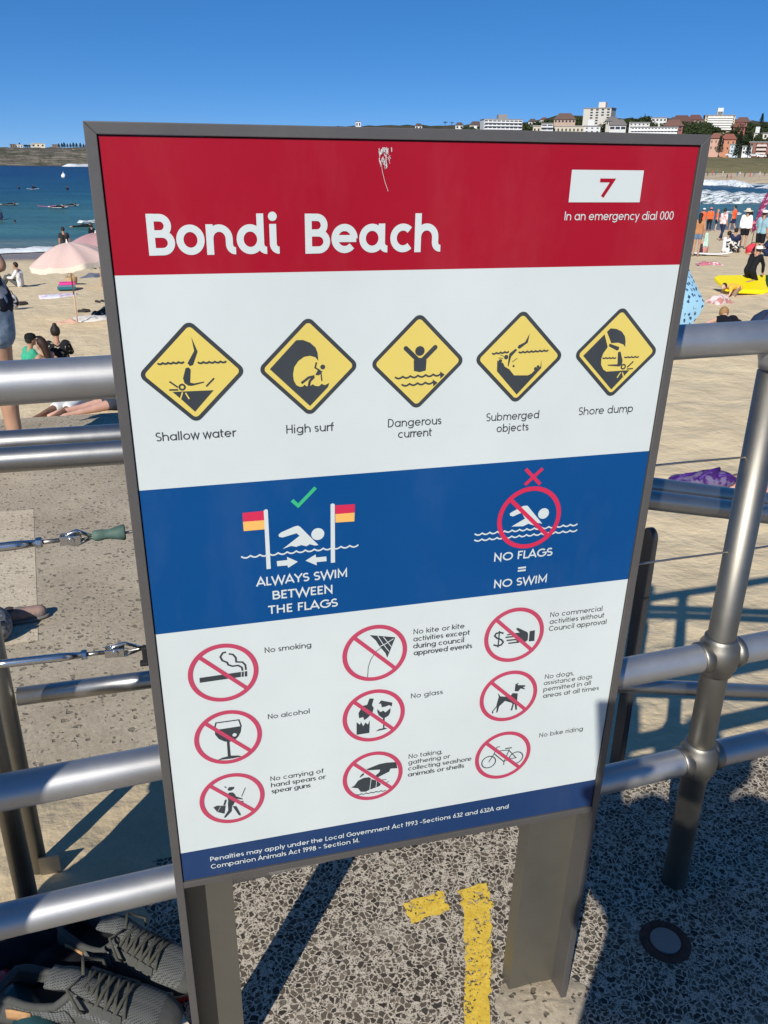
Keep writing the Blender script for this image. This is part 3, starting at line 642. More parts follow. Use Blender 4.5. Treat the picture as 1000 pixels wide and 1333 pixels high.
SYM = {"d0":[["k","P",0,[[80.1,874.5],[86.2,856.7],[79.8,840.9],[75.9,839.5],[73.4,843.2],[82.3,857.7]]],["k","P",0,[[70.7,837.4],[74.5,838.1],[76.5,835.1],[74.6,819.3],[79.3,818.1],[91.2,819.8],[91.1,818.4],[76.5,815.2],[72.1,815.7],[67.9,819.0],[66.7,825.0]]],["k","R",3.2,[[64.8,814.2]],2.2],["k","S",2,[[50.5,821.9],[59.7,814.2]]],["k","S",2,[[49.4,811.5],[59.9,811.1]]],["k","S",2,[[103.4,823.4],[93.3,813.6]]],["k","P",0,[[52.9,808.9],[101.7,808.4],[77.6,782.5],[62.9,798.7],[60.2,801.5]]],["y","S",1.6,[[64.7,807.8],[61.5,799.2]]],["y","S",1.6,[[68.2,806.9],[72.0,799.0]]],["k","W",2.2,[[38.6,844.1],[69.4,844.6]],5],["k","W",2.2,[[85.4,843.3],[119.1,843.0]],5]],"d1":[["k","P",0,[[171.3,831.2],[204.9,865.8],[213.2,865.7],[222.1,861.9],[228.5,855.9],[231.0,849.3],[231.9,838.8],[228.3,843.5],[221.8,845.8],[214.0,844.8],[206.8,839.9],[201.5,832.4],[199.7,823.2],[200.6,815.3],[203.5,809.5],[208.0,806.9],[211.9,807.3],[213.9,809.5],[216.5,807.2],[220.4,807.0],[224.4,809.4],[227.7,807.0],[232.3,806.5],[235.7,809.4],[239.6,807.4],[245.6,810.0],[243.6,804.7],[220.4,781.2]]],["k","C",3.1,[[237.3,830.9]]],["k","S",2,[[229.5,837.3],[227.7,830.5],[233.9,826.2]]],["k","P",0,[[227.7,821.2],[231.3,827.6],[236.9,825.4],[232.5,820.6]]],["k","S",1.6,[[234.8,824.8],[236.0,813.2]]],["k","S",3,[[226.6,819.7],[219.4,818.3],[210.0,811.5]]],["k","S",3,[[225.9,819.0],[220.6,813.6],[219.1,806.3]]]],"d2":[["k","C",6.3,[[363.3,845.8]]],["kr","S",6,[[344.6,849.9],[361.5,833.7]]],["kr","S",6,[[383.6,849.8],[367.5,834.0]]],["k","P",0,[[355.5,833.9],[360.7,836.9],[368.1,836.6],[372.6,833.8],[372.1,820.1],[364.1,818.2],[356.2,820.2]]],["k","W",2.3,[[331.1,812.2],[392.8,813.5]],6],["k","P",0,[[391.9,817.8],[398.2,813.2],[392.3,808.2]]],["k","W",2.3,[[340.2,802.1],[383.0,803.3]],4],["k","P",0,[[382.1,807.7],[388.9,803.0],[383.3,798.2]]]],"d3":[["k","P",0,[[512.9,862.7],[511.2,850.7],[500.2,842.8],[497.2,844.5],[498.5,847.5],[507.2,851.4]]],["k","P",0,[[495.0,843.4],[497.0,841.4],[489.4,833.2],[488.0,826.4],[486.7,819.7],[485.6,820.3],[485.8,829.6],[486.5,837.0]]],["k","W",2.2,[[462.1,838.0],[485.6,839.5]],4],["k","W",2.2,[[499.4,838.3],[541.7,839.0]],7],["k","C",3,[[482.3,832.6]]],["k","S",0.8,[[473.5,836.3],[479.0,833.6]]],["k","S",0.8,[[471.3,832.1],[477.9,831.2]]],["k","S",0.8,[[498.1,830.6],[491.4,825.7]]],["k","C",1.5,[[493.8,820.2]]],["k","P",0,[[470.0,829.1],[473.2,825.3],[478.4,825.3],[481.4,819.9],[488.3,815.9],[495.7,807.4],[515.6,806.4],[520.7,808.6],[525.5,813.8],[532.5,817.5],[533.3,826.3],[534.0,815.6],[501.8,780.7],[470.8,814.2]]],["k","C",2.6,[[474.3,827.7]]],["k","C",2.2,[[525.7,815.1]]],["k","C",2,[[529.1,817.7]]]],"d4":[["k","P",0,[[624.8,860.7],[629.4,865.3],[638.5,864.2],[647.0,860.3],[652.7,853.5],[654.6,847.4],[655.4,838.9],[651.7,842.7],[644.0,845.4],[633.4,845.2]]],["k","P",0,[[593.8,829.4],[621.7,857.6],[628.9,840.0],[623.5,831.8],[621.6,824.5],[622.4,815.9],[626.8,809.0],[631.9,805.9],[666.9,806.2],[643.1,780.0]]],["k","P",0,[[630.8,844.7],[646.2,839.3],[646.1,835.7],[643.6,834.5],[630.3,841.1]]],["k","P",0,[[645.4,832.0],[649.2,833.1],[654.2,820.6],[654.1,814.5],[650.4,812.2],[632.7,814.2],[632.5,815.5],[647.2,815.4]]],["k","W",1.8,[[623.1,825.1],[643.8,824.5]],4],["k","W",1.8,[[656.2,824.8],[678.4,824.5]],4],["k","R",3,[[656.6,811.6]],2],["k","S",1.8,[[671.0,818.4],[662.6,810.4]]],["k","S",1.6,[[662.5,808.1],[672.0,808.3]]],["y","S",1.6,[[653.7,803.9],[649.5,796.3]]],["y","S",1.6,[[656.4,803.8],[659.6,796.8]]]],"c0":[["k","P",0,[[54.2,388.8],[112.6,390.0],[112.1,381.2],[54.0,380.4]]],["k","P",0,[[113.8,389.8],[116.7,389.9],[116.2,381.1],[113.3,381.0]]],["k","P",0,[[118.1,390.0],[121.5,390.0],[121.1,380.9],[117.7,380.9]]],["k","S",2.6,[[115.1,391.6],[114.2,397.6],[109.6,401.6],[101.2,401.7],[95.5,404.9],[94.1,409.2],[87.7,413.4],[85.3,420.1],[89.0,426.1],[93.7,426.8]]],["k","S",2.6,[[119.9,392.3],[119.4,401.2],[115.4,406.5],[106.9,408.1],[106.6,415.7],[102.9,421.4],[97.3,423.4]]]],"c1":[["k","P",0,[[69.1,293.0],[108.2,293.3],[106.9,283.4],[102.7,274.7],[97.4,269.3],[89.8,267.0],[82.4,269.0],[74.1,275.4],[69.3,284.2]]],["k","S",2,[[68.4,293.1],[71.7,305.6],[105.1,305.4],[107.9,292.1]]],["k","P",0,[[85.4,269.1],[89.1,268.4],[89.4,238.7],[85.1,238.5]]],["k","P",0,[[69.1,236.2],[76.9,239.5],[89.5,240.9],[100.8,239.0],[105.7,236.1],[91.7,234.9]]],["w","C",3.1,[[97.4,278.9]]]],"c2":[["k","P",0,[[80.7,175.9],[83.5,180.4],[91.2,179.3],[91.0,176.2],[87.0,172.9],[82.5,173.0]]],["k","S",1.8,[[76.6,182.4],[79.7,180.2]]],["k","P",0,[[78.7,163.6],[82.9,169.5],[88.0,168.9],[91.6,164.2],[92.7,159.7],[102.7,153.2],[102.6,151.1],[91.8,155.6],[90.8,149.8],[87.1,141.9],[79.5,145.4],[80.7,154.6]]],["k","S",3,[[77.2,156.2],[74.0,145.7]]],["k","P",0,[[57.3,145.2],[62.9,147.4],[76.2,144.4],[73.3,128.5],[62.7,134.4]]],["k","P",0,[[79.7,147.9],[85.9,143.1],[84.6,131.2],[74.8,120.3],[71.6,121.0],[79.5,134.1]]],["k","P",0,[[86.4,141.2],[92.2,139.9],[97.8,122.9],[98.1,119.3],[95.1,120.4]]],["k","S",1.2,[[108.0,174.3],[101.4,157.8]]],["k","S",1.8,[[97.9,148.2],[103.7,147.2]]],["k","S",1.5,[[99.1,149.1],[97.7,143.9]]],["w","S",0.5,[[68.6,145.6],[63.3,134.6]]]],"c3":[["k","P",0,[[302.6,425.2],[341.9,415.7],[330.2,380.9],[327.2,389.9],[318.0,403.0],[312.2,414.2]]],["w","S",1.1,[[314.9,421.9],[323.0,406.8],[332.8,391.7]]],["w","S",1.1,[[323.5,419.0],[336.6,399.2]]],["w","S",1.3,[[318.5,402.9],[326.9,406.2],[339.1,413.5]]],["k","S",0.9,[[320.3,400.1],[312.5,394.8],[304.8,381.6],[301.1,369.0],[300.1,350.5]]]],"c4":[["k","P",0,[[303.5,310.0],[310.4,308.8],[307.7,296.8],[310.6,290.7],[308.4,281.3],[300.4,272.9],[295.8,270.2],[294.0,276.2],[287.6,275.2],[286.4,285.2],[293.2,297.9],[300.1,298.8]]],["k","P",0,[[283.6,268.2],[288.9,262.3],[290.6,267.6],[294.1,258.5],[297.6,264.9],[301.7,260.6],[304.5,267.9],[304.2,243.7],[283.8,243.6]]],["k","P",0,[[322.0,303.3],[340.2,296.0],[339.3,288.5],[335.1,292.0],[329.3,290.2],[323.4,289.9],[322.1,297.1],[318.1,297.1]]],["k","P",0,[[316.5,287.6],[321.3,281.1],[325.9,283.1],[329.5,279.0],[337.6,286.0],[337.2,277.6],[334.4,271.7],[328.5,268.5],[324.4,269.3],[319.0,275.2],[316.3,282.7]]],["k","P",0,[[325.6,269.8],[328.5,269.2],[328.3,248.6],[326.3,249.0]]],["k","P",0,[[314.2,244.7],[319.5,248.1],[328.9,249.2],[333.7,246.6],[324.3,245.5]]]],"c5":[["k","P",0,[[300.1,171.2],[321.7,177.5],[333.2,178.0],[349.3,176.1],[352.0,162.7],[340.4,164.3],[338.2,158.3],[319.9,150.6],[315.2,154.4],[322.0,160.9],[323.1,165.7],[303.6,168.3]]],["k","P",0,[[275.3,138.3],[281.0,141.4],[286.6,150.3],[295.7,154.2],[304.9,153.7],[309.5,148.4],[317.7,143.8],[324.8,135.0],[322.5,131.1],[306.3,127.2],[299.5,124.3],[291.4,125.7],[286.7,134.3]]],["k","P",0,[[288.9,157.0],[293.4,163.3],[296.8,164.0],[295.7,159.9],[290.0,156.1]]],["w","S",0.9,[[308.4,150.1],[306.3,127.2]]],["w","S",0.9,[[317.9,145.2],[316.7,130.1]]],["k","W",1.6,[[283.9,121.1],[333.2,119.9]],6],["k","S",1.2,[[324.6,143.8],[333.9,143.0]]],["k","S",1.2,[[334.0,135.9],[338.1,138.7]]]],"c6":[["k","S",2.9,[[516.0,397.6],[510.4,400.0],[503.8,399.3],[501.4,394.9],[505.8,390.0],[513.4,386.2],[516.8,381.4],[513.8,376.7],[507.6,375.7],[500.7,378.6]]],["k","S",2.2,[[508.7,402.9],[508.8,372.7]]],["k","P",0,[[533.8,395.3],[542.9,395.3],[536.9,401.6],[536.6,404.3],[540.3,404.0],[555.9,394.2],[557.7,390.5],[558.0,379.7],[555.2,376.7],[539.7,377.6]]],["k","S",2.6,[[519.7,389.6],[540.5,389.3]]],["k","S",2.6,[[522.1,383.6],[541.0,383.1]]],["k","S",2.6,[[525.6,377.9],[544.0,377.6]]],["k","S",2.2,[[521.8,394.1],[535.1,394.1]]],["k","P",0,[[559.7,395.4],[568.4,396.0],[569.5,376.0],[559.9,376.4]]]],"c7":[["k","P",0,[[544.9,296.8],[550.9,299.0],[548.5,294.6],[562.4,292.0],[562.8,289.3],[558.7,288.7],[563.1,284.7],[562.0,283.9],[554.9,286.7],[550.9,281.6],[544.8,283.3]]],["k","P",0,[[538.9,275.9],[542.0,279.9],[550.7,277.8],[551.0,256.2],[552.3,244.8],[549.5,245.0],[547.5,256.1],[545.7,257.1],[544.0,244.9],[541.1,245.4],[543.4,258.2],[541.5,260.5],[529.6,266.4],[520.2,257.0],[518.3,245.5],[516.1,245.2],[516.3,256.4],[510.7,249.5],[511.2,245.0],[508.5,244.9],[508.9,249.8],[515.1,257.9],[516.1,265.5],[518.0,276.9],[515.8,283.0],[516.9,282.8],[520.8,277.0],[528.8,275.0]]]],"c8":[["k","R",12.2,[[510.9,143.2]],1.9],["k","R",12.2,[[560.0,143.0]],1.9],["k","S",1.6,[[510.9,143.2],[519.5,159.2],[521.7,169.8],[523.9,172.7],[528.9,172.4]]],["k","S",1.8,[[519.7,159.2],[538.5,138.8]]],["k","S",1.6,[[521.0,163.1],[532.7,163.7],[544.9,162.3]]],["k","S",1.6,[[546.3,163.5],[540.5,144.7],[538.5,138.8]]],["k","S",1.6,[[545.2,162.3],[560.0,143.0],[548.2,142.9],[538.5,138.8]]],["k","S",2.2,[[538.6,166.5],[550.4,166.4]]],["k","S",1.6,[[538.5,138.8],[538.9,131.6]]]],"swim":[["r","P",0,[[128.0,640.4],[156.3,640.7],[156.2,627.1],[127.9,627.4]]],["o","P",0,[[127.9,627.4],[156.2,627.1],[156.1,613.6],[128.3,613.7]]],["w","P",0,[[155.9,641.5],[158.7,642.9],[161.3,641.7],[161.9,553.0],[156.1,552.9]]],["r","P",0,[[251.9,639.8],[279.5,639.0],[279.1,626.4],[252.1,626.7]]],["o","P",0,[[252.1,626.7],[279.1,626.4],[278.7,613.2],[252.2,614.0]]],["w","P",0,[[245.7,641.7],[248.5,643.2],[251.5,641.6],[251.4,552.5],[245.4,552.6]]],["w","C",9,[[227.7,599.1]]],["w","P",0,[[174.1,603.4],[177.6,606.8],[196.1,613.8],[200.7,614.6],[204.1,612.2],[228.4,582.2],[223.3,582.0],[216.3,584.8],[211.6,582.2],[204.6,584.8],[197.6,582.9],[190.7,585.0],[179.1,581.6],[202.7,599.1],[198.6,603.4],[179.6,599.0],[175.1,600.2]]],["w","W",2.2,[[122.9,574.9],[284.6,575.3]],13],["w","P",0,[[170.4,563.8],[185.0,564.0],[184.5,568.8],[199.4,559.7],[185.6,551.6],[184.8,555.6],[170.8,555.9]]],["w","P",0,[[209.9,560.1],[224.2,568.3],[224.8,563.4],[239.1,563.4],[239.5,556.0],[225.2,556.0],[225.6,550.9]]],["g","S",5,[[193.8,652.7],[201.9,644.0],[225.8,668.2]]]],"noswim":[["w","C",8.5,[[561.2,597.8]]],["w","P",0,[[507.9,602.9],[511.6,605.3],[527.9,613.1],[534.5,613.0],[560.9,581.4],[553.4,583.5],[547.1,580.1],[538.7,583.6],[531.1,580.3],[512.5,581.6],[532.6,592.4],[526.3,602.5],[513.6,597.8],[508.8,599.4]]],["w","W",2.2,[[456.2,574.4],[618.2,574.3]],14],["w","W",2.2,[[456.3,564.8],[618.9,564.4]],14],["r","S",5,[[526.2,670.4],[550.9,645.0]]],["r","S",5,[[552.2,669.3],[527.3,646.2]]]]}

PW, PH = 720.0, 1091.0
sign = empty('beach_sign', (0, 0.0185, 0), label='tall beach safety sign with red header, yellow warning diamonds and grey steel frame', cat='sign')
sign.rotation_euler = (radians(2.0), 0, 0)
bm = BM()                                             # the printed panel, its colour fields as faces
bands = [(1.2, 61.4, 'n'), (61.4, 469, 'w'), (469, 683.2, 'b'), (683.2, 946.4, 'w'), (946.4, PH-1.2, 'H')]
pmats = ['w', 'b', 'n', 'H']
U = [1.2, PW-1.2]
for v0, v1, k in bands:
    f = bm.faces.new([bm.verts.new((u/1000, 0, HB+v/1000)) for u, v in ((U[0], v0), (U[1], v0), (U[1], v1), (U[0], v1))]); f.material_index = pmats.index(k)
bmesh.ops.remove_doubles(bm, verts=bm.verts, dist=1e-6)
g = bmesh.ops.extrude_face_region(bm, geom=list(bm.faces)); bmesh.ops.translate(bm, verts=[e for e in g['geom'] if isinstance(e, bmesh.types.BMVert)], vec=(0, 0.004, 0))
panel = obj('panel', bm, [PM[k] for k in pmats], sign)
bm = BM(); box(bm, (0.36, 0.0105, HB+PH/2000), (0.7196, 0.011, PH/1000-0.0004))
obj('backing', bm, M_BLACK, sign)
bm = BM()                                             # frame: mitred flat bars
FW_, FD = 0.0125, 0.042
def miter(bm, a, b, c, d):
    lo = [bm.verts.new((x, -0.003, z)) for x, z in (a, b, c, d)]; hi = [bm.verts.new((x, FD, z)) for x, z in (a, b, c, d)]
    bm.faces.new(lo); bm.faces.new(hi[::-1])
    for i in range(4): bm.faces.new((lo[i], lo[(i+1) % 4], hi[(i+1) % 4], hi[i]))
W_, H_ = PW/1000, PH/1000; z0, z1 = HB, HB+H_; e = FW_
miter(bm, (-e, z1+e), (W_+e, z1+e), (W_, z1), (0, z1))
obj('top_bar', bm, M_SIGNFR, sign, bevel=0.0008); bm = BM()
miter(bm, (0, z0), (W_, z0), (W_, z0-e), (0, z0-e))
obj('bottom_bar', bm, M_SIGNFR, sign, bevel=0.0008)
for side in (0, 1):
    x0, x1 = (-e, 0.0) if side == 0 else (W_, W_+e)
    bm = BM(); zt0 = z1+e if side == 0 else z1; zt1 = z1 if side == 0 else z1+e
    miter(bm, (x0, zt0), (x1, zt1), (x1, -0.05), (x0, -0.05))
    post = obj('post', bm, M_SIGNFR, sign, bevel=0.0008)
    bm = BM(); xa, xb = (-e+0.0005, 0.078) if side == 0 else (W_-0.096, W_+e-0.0005)
    box(bm, ((xa+xb)/2, FD+0.003, (z1-0.05)/2-0.03), (xb-xa, 0.006, z1-0.05+0.06))
    xf = xb-0.002 if side == 0 else xa+0.002
    box(bm, (xf, FD+0.022, (z1-0.05)/2-0.03), (0.004, 0.032, z1-0.05+0.058))
    obj('leg_plate', bm, M_SIGNPOST, post)
for i, cx in enumerate((78.6, 220.0, 361.4, 501.2, 643.4)):
    a = Art(); cy = 831.0
    def dia(k, hd, r):
        pts = []
        for q in range(4):
            ang = 90*q; t = r*sqrt(2); px, py = cx+(hd-t)*cos(radians(ang)), cy+(hd-t)*sin(radians(ang))
            pts += arc(px, py, r, r, ang-45, ang+45, 8)
        a.poly(k, pts)
    dia('k', 64.0, 9); dia('y', 57.0, 5); a.z += 0.0002
    a.items(SYM['d%d' % i]); a.done('warning_diamond', panel)
ki = 0
for i, (cu, cv) in enumerate([(88, 392), (88, 276), (87, 157), (311, 392), (311, 276), (311, 155), (534, 392), (535, 275), (535.5, 153)]):
    a = Art(); a.items(SYM['c%d' % i]); a.z += 0.0002
    a.ring('R', 6.8, (cu, cv), 46.3); a.stroke('R', 6.2, [(cu-32, cv+32), (cu+32, cv-32)]); a.done('prohibition_symbol', panel)
a = Art(); a.items(SYM['swim']); a.done('swim_symbol', panel)
a = Art(); a.items(SYM['noswim']); a.z += 0.0002; a.ring('r', 6.8, (539.2, 593), 46.3); a.stroke('r', 6.2, [(507, 625), (571.5, 561)]); a.done('prohibition_symbol', panel)
def block(lines, k, wt, name='lettering', **kw):
    a = Art()
    for s, u0, u1, v, cap in lines: text(a, k, s, u0, u1, v, cap, wt, **kw)
    a.done(name, panel)
block([('Bondi', 41.5, 191.8, 967.5, 44.5)], 'w', 0.185, 'title_word', tail=True, X=0.745)
block([('Beach', 218.6, 383.7, 967.2, 44.5)], 'w', 0.185, 'title_word', tail=True, X=0.745)
a = Art(); a.poly('w', [(548.5, 1024), (646.5, 1024), (646.5, 1061.3), (548.5, 1061.3)]); a.z += 0.0002; text(a, 'H', '7', 589.2, 605.2, 1030.4, 20.6, 0.15); a.done('number_plate', panel)
block([('In an emergency dial 000', 545.3, 697.4, 1002.9, 10.4)], 'w', 0.11)
CAP = 11.6
for ls in ([('Shallow water', 28.5, 124.5, 747, CAP)], [('High surf', 189.2, 250.3, 746.2, CAP)], [('Dangerous', 323.3, 396.6, 745.6, CAP), ('current', 337.4, 383.6, 730.0, CAP)],
           [('Submerged', 461.2, 537.8, 745, CAP), ('objects', 477, 523.6, 728.5, CAP)], [('Shore dump', 598, 681.6, 745.2, CAP)]): block(ls, 'k', 0.115)
block([('ALWAYS SWIM', 142.3, 268.7, 527.5, 13.4), ('BETWEEN', 162.6, 247.6, 504.2, 13.4), ('THE FLAGS', 156.3, 254.2, 481.4, 13.4)], 'w', 0.15)
block([('NO FLAGS', 489.6, 582.2, 526.4, 13.4), ('=', 530.6, 540.8, 504.5, 10.5), ('NO SWIM', 493.0, 578.6, 481, 13.4)], 'w', 0.15)
C2 = 9.2
for ls in ([('No smoking', 148, 215.2, 417, C2)], [('No alcohol', 148, 210.7, 298.6, C2)], [('No carrying of', 147, 230.4, 178.6, C2), ('hand spears or', 147.4, 232.6, 166.2, C2), ('spear guns', 148, 208.5, 154.2, C2)],
           [('No kite or kite', 370, 450.4, 416.6, C2), ('activities except', 370, 459, 404.2, C2), ('during council', 370, 450.5, 392, C2), ('approved events', 371, 464, 379.8, C2)],
           [('No glass', 370, 421.8, 298.6, C2)], [('No taking,', 370.2, 427, 178.6, C2), ('gathering or', 370, 440, 166.4, C2), ('collecting seashore', 370, 478.6, 154.2, C2), ('animals or shells', 369.6, 466, 142, C2)],
           [('No commercial', 591.7, 681.2, 416.4, C2), ('activities without', 591.9, 685.6, 404, C2), ('Council approval', 592, 691.5, 391.4, C2)],
           [('No dogs,', 595.6, 646.6, 298.4, C2), ('assistance dogs', 595, 681, 286.4, C2), ('permitted in all', 595.4, 680, 274, C2), ('areas at all times', 595.7, 696, 261.4, C2)],
           [('No bike riding', 598.5, 678.7, 178.6, C2)]): block(ls, 'k', 0.125)
block([('Penalties may apply under the Local Government Act 1993 -Sections 632 and 632A and', 45.4, 555, 33.6, 9.6), ('Companion Animals Act 1998 - Section 14.', 45.7, 288.8, 19.8, 9.6)], 'w', 0.14)
a = Art(); r_ = random.Random(3)                      # scraped paint on the header
for _ in range(60):
    u = 312+r_.uniform(-6.5, 4)+(r_.random() < .2)*5; v = 1083-r_.uniform(0, 1)**1.6*20; ln = r_.uniform(1, 5)
    a.stroke('w', r_.uniform(0.3, 1.0), [(u, v), (u-0.3+r_.uniform(-.5, .5), v-ln*0.5), (u+0.5+r_.uniform(-1, 1), v-ln)])
a.stroke('w', 0.45, [(308, 1066), (310, 1056), (313, 1046), (317, 1036)])
a.done('scraped_patch', panel); a = Art(); a.stroke('w', 0.4, [(666, 388), (679, 372)]); a.done('scratch', panel)

# ------------------------------------------------------------------ front railing along the promenade edge
FY0, FSL = 0.1632, 0.0639                                # y = FY0 + FSL*x
def fy(x): return FY0+FSL*x
rail = empty('steel_railing', (1.124, fy(1.124), 0), label='brushed steel railing with three thick round rails along the promenade edge behind the sign', cat='railing')
def rel(p, root): return Vector(p)-root.location
for z in (1.3145, 0.642, 0.369):
    bm = BM(); tube(bm, [rel((x, fy(x), z), rail) for x in (-0.60, -0.5, 3, 7)], 0.030, 28); obj('rail', bm, M_RAIL, rail, True)
for x in (1.124, -0.585, 2.83, 4.5, 6.2):
    bm = BM(); p0 = rel((x, fy(x), 0), rail); lathe(bm, p0+Vector((0, 0, -0.05)), (0, 0, 1), [(0.0285, 0), (0.0285, 1.30)], 28)
    po = obj('post', bm, M_POST, rail, True)
    for p in po.data.polygons:
        if abs(p.normal.z) > .9: p.use_smooth = False
    for z in (0.642, 0.369):
        bm = BM(); c = rel((x, fy(x), z), rail)
        lathe(bm, c-Vector((0, 0, 0.045)), (0, 0, 1), [(0.0295, 0), (0.034, 0.002), (0.034, 0.010), (0.041, 0.02), (0.0435, 0.045), (0.041, 0.070), (0.034, 0.080), (0.034, 0.088), (0.0295, 0.090)], 28)
        dx = Vector((1, FSL, 0)).normalized()
        for sg in (-1, 1): lathe(bm, c, dx*sg, [(0.034, 0.03), (0.034, 0.048), (0.0325, 0.051), (0.0305, 0.052)], 24)
        obj('collar', bm, M_POST, po, True)
    bm = BM(); c = rel((x, fy(x), 1.255), rail); lathe(bm, c, (0, 0, 1), [(0.0285, 0), (0.030, 0.012), (0.0365, 0.035), (0.037, 0.05)], 24); obj('saddle', bm, M_RAIL, po, True)
for z0_, z1_, xk in ((1.0765, 1.088, 0.20), (0.8715, 0.888, 0.23)):       # the two wires with their turnbuckles
    bm = BM(); tube(bm, [rel((x, fy(x), lerp(z0_, z1_, (x+0.1)/1.2)+0.004*sin(x*9)), rail) for x in [xk-0.30+0.05*i for i in range(0, 150)] if x < 7], 0.0022, 8)
    w = obj('wire', bm, M_WIRE, rail, True)
def P3(x, z, dy=0.0): return rel((x, fy(x)+dy, z), rail)
# positions along the wires at the left, measured by x at the railing plane
for zz, xs, sl in ((1.0755, dict(a=-0.42, b=-0.160, c=-0.126, d=-0.112, e=-0.096), 0.004), (0.880, dict(a=-0.26, b=-0.122, c=-0.086, d=-0.072, e=-0.044), -0.050)):
    zf = lambda x: zz+sl*(x+0.2)
    bm = BM(); tube(bm, [P3(x, zf(x)) for x in (xs['a'], xs['a']+0.03, xs['b']-0.03, xs['b'])], [0.004, 0.0068, 0.0068, 0.0050], 16); obj('turnbuckle', bm, M_CHROME, rail, True)
    bm = BM(); tube(bm, [P3(-0.57, zf(xs['a'])), P3(xs['a'], zf(xs['a']))], 0.0034, 10); obj('anchor_rod', bm, M_WIRE, rail, True)
    bm = BM(); lathe(bm, P3(xs['b']-0.001, zf(xs['b'])), (1, FSL, 0.01), [(0.0075, 0), (0.0085, 0.002), (0.0085, 0.007), (0.0075, 0.009)], 8); obj('nut', bm, M_CHROME, rail)
    bm = BM(); tube(bm, [P3(xs['b'], zf(xs['b'])), P3(xs['c'], zf(xs['c']))], 0.0034, 12); obj('threaded_rod', bm, M_WIRE, rail, True)
    bm = BM()
    for s in (-1, 1): box(bm, P3((xs['c']+xs['d'])/2+0.006, zf(xs['d']), s*0.0065), (xs['d']-xs['c']+0.016, 0.0025, 0.014))
    lathe(bm, P3(xs['d'], zf(xs['d']), -0.010), (0, 1, 0), [(0.0055, 0), (0.0055, 0.02)], 10); obj('clevis', bm, M_CHROME, rail, bevel=0.0008)
    bm = BM(); lp = []
    for i in range(13):
        t = i/12; ang = pi*(0.5+t); lp.append(P3(xs['d']+0.008*cos(ang)+0.001, zf(xs['d'])+0.009*sin(ang), 0))
    lp = [P3(xs['e']+0.012, zf(xs['e'])+0.001, 0), P3((xs['d']+xs['e'])/2, zf(xs['d'])+0.012, 0)]+lp+[P3((xs['d']+xs['e'])/2, zf(xs['d'])-0.010, 0), P3(xs['e']+0.012, zf(xs['e'])-0.001, 0)]
    tube(bm, lp, 0.0030, 10); obj('thimble', bm, M_CHROME, rail, True)
bm = BM(); x = -0.064; zc = 1.0765
lathe(bm, P3(x-0.018, zc), (1, FSL, 0.012), [(0.006, 0), (0.0085, 0.003), (0.0085, 0.013), (0.0075, 0.016), (0.0075, 0.024), (0.010, 0.034), (0.0125, 0.045), (0.0105, 0.047)], 14)
obj('sleeve', bm, plain((0.07, 0.125, 0.105), 0.65, 0, 0.35, 60), rail, True)
bm = BM(); box(bm, P3(-0.027, 0.862, -0.004), (0.010, 0.010, 0.030)); box(bm, P3(-0.030, 0.846, -0.004), (0.014, 0.012, 0.007)); obj('cable_tie', bm, M_BLACK, rail, bevel=0.002)

# ------------------------------------------------------------------ the balustrade of the beach ramp behind it
BY = 0.62; KX = 0.12; SLP = -0.205
bal = empty('ramp_balustrade', (-0.36, BY, 0), label='stainless balustrade with double handrail sloping down the beach ramp beyond the railing', cat='balustrade')
def bz(x, z): return z if x <= KX else z+SLP*(x-KX)
def btube(name, y, z, r):
    bm = BM(); tube(bm, [rel((x, y, bz(x, z)), bal) for x in (-0.44, -0.3, KX-0.04, KX+0.04, 1.0, 3.2)], r, 20); return obj(name, bm, M_BAL, bal, True)
btube('handrail', 0.595, 1.062, 0.0245); btube('top_rail', 0.675, 1.072, 0.0245)
bm = BM(); tube(bm, [rel((x, BY, bz(x, 0.511)), bal) for x in (-0.335, KX-0.04, KX+0.04, 1.0, 3.2)], 0.0205, 20); obj('bottom_rail', bm, M_BAL, bal, True)
for x, y, zt, r in ((-0.362, BY, 1.06, 0.0205), (-0.357, 0.46, 1.0, 0.0225)):
    bm = BM(); lathe(bm, rel((x, y, -0.01), bal), (0, 0, 1), [(r, 0), (r, zt)], 22); bp = obj('post', bm, M_POST, bal, True)
    bm = BM(); box(bm, rel((x+0.012, y-0.012, 0.006), bal), (0.085, 0.085, 0.012)); obj('base_plate', bm, M_POST, bp, bevel=0.002)
    if zt > 1.02:
        bm = BM(); box(bm, rel((x+0.03, y-0.022, 0.035), bal), (0.046, 0.004, 0.07)); obj('gusset', bm, M_POST, bp)
for x in (0.45, 1.178, 2.3):                           # flat bar posts on the slope
    top = bz(x, 0.975); zb = zsand(x, BY)-0.1
    bm = BM(); n = 10; w = 0.024
    prof = [(-w, zb), (-w, top-w)]+[(w*cos(pi*(1-i/n)), top-w+w*sin(pi*(1-i/n))) for i in range(1, n)]+[(w, top-w), (w, zb)]
    f = bm.faces.new([bm.verts.new(rel((x+0.0, BY+0.01+a_, z_), bal)) for a_, z_ in prof])
    g = bmesh.ops.extrude_face_region(bm, geom=[f]); bmesh.ops.translate(bm, verts=[q for q in g['geom'] if isinstance(q, bmesh.types.BMVert)], vec=(0.016, 0, 0))
    obj('post', bm, steel((0.10, 0.10, 0.105), 0.35, key='_bar', metal=0.7), bal, bevel=0.002)

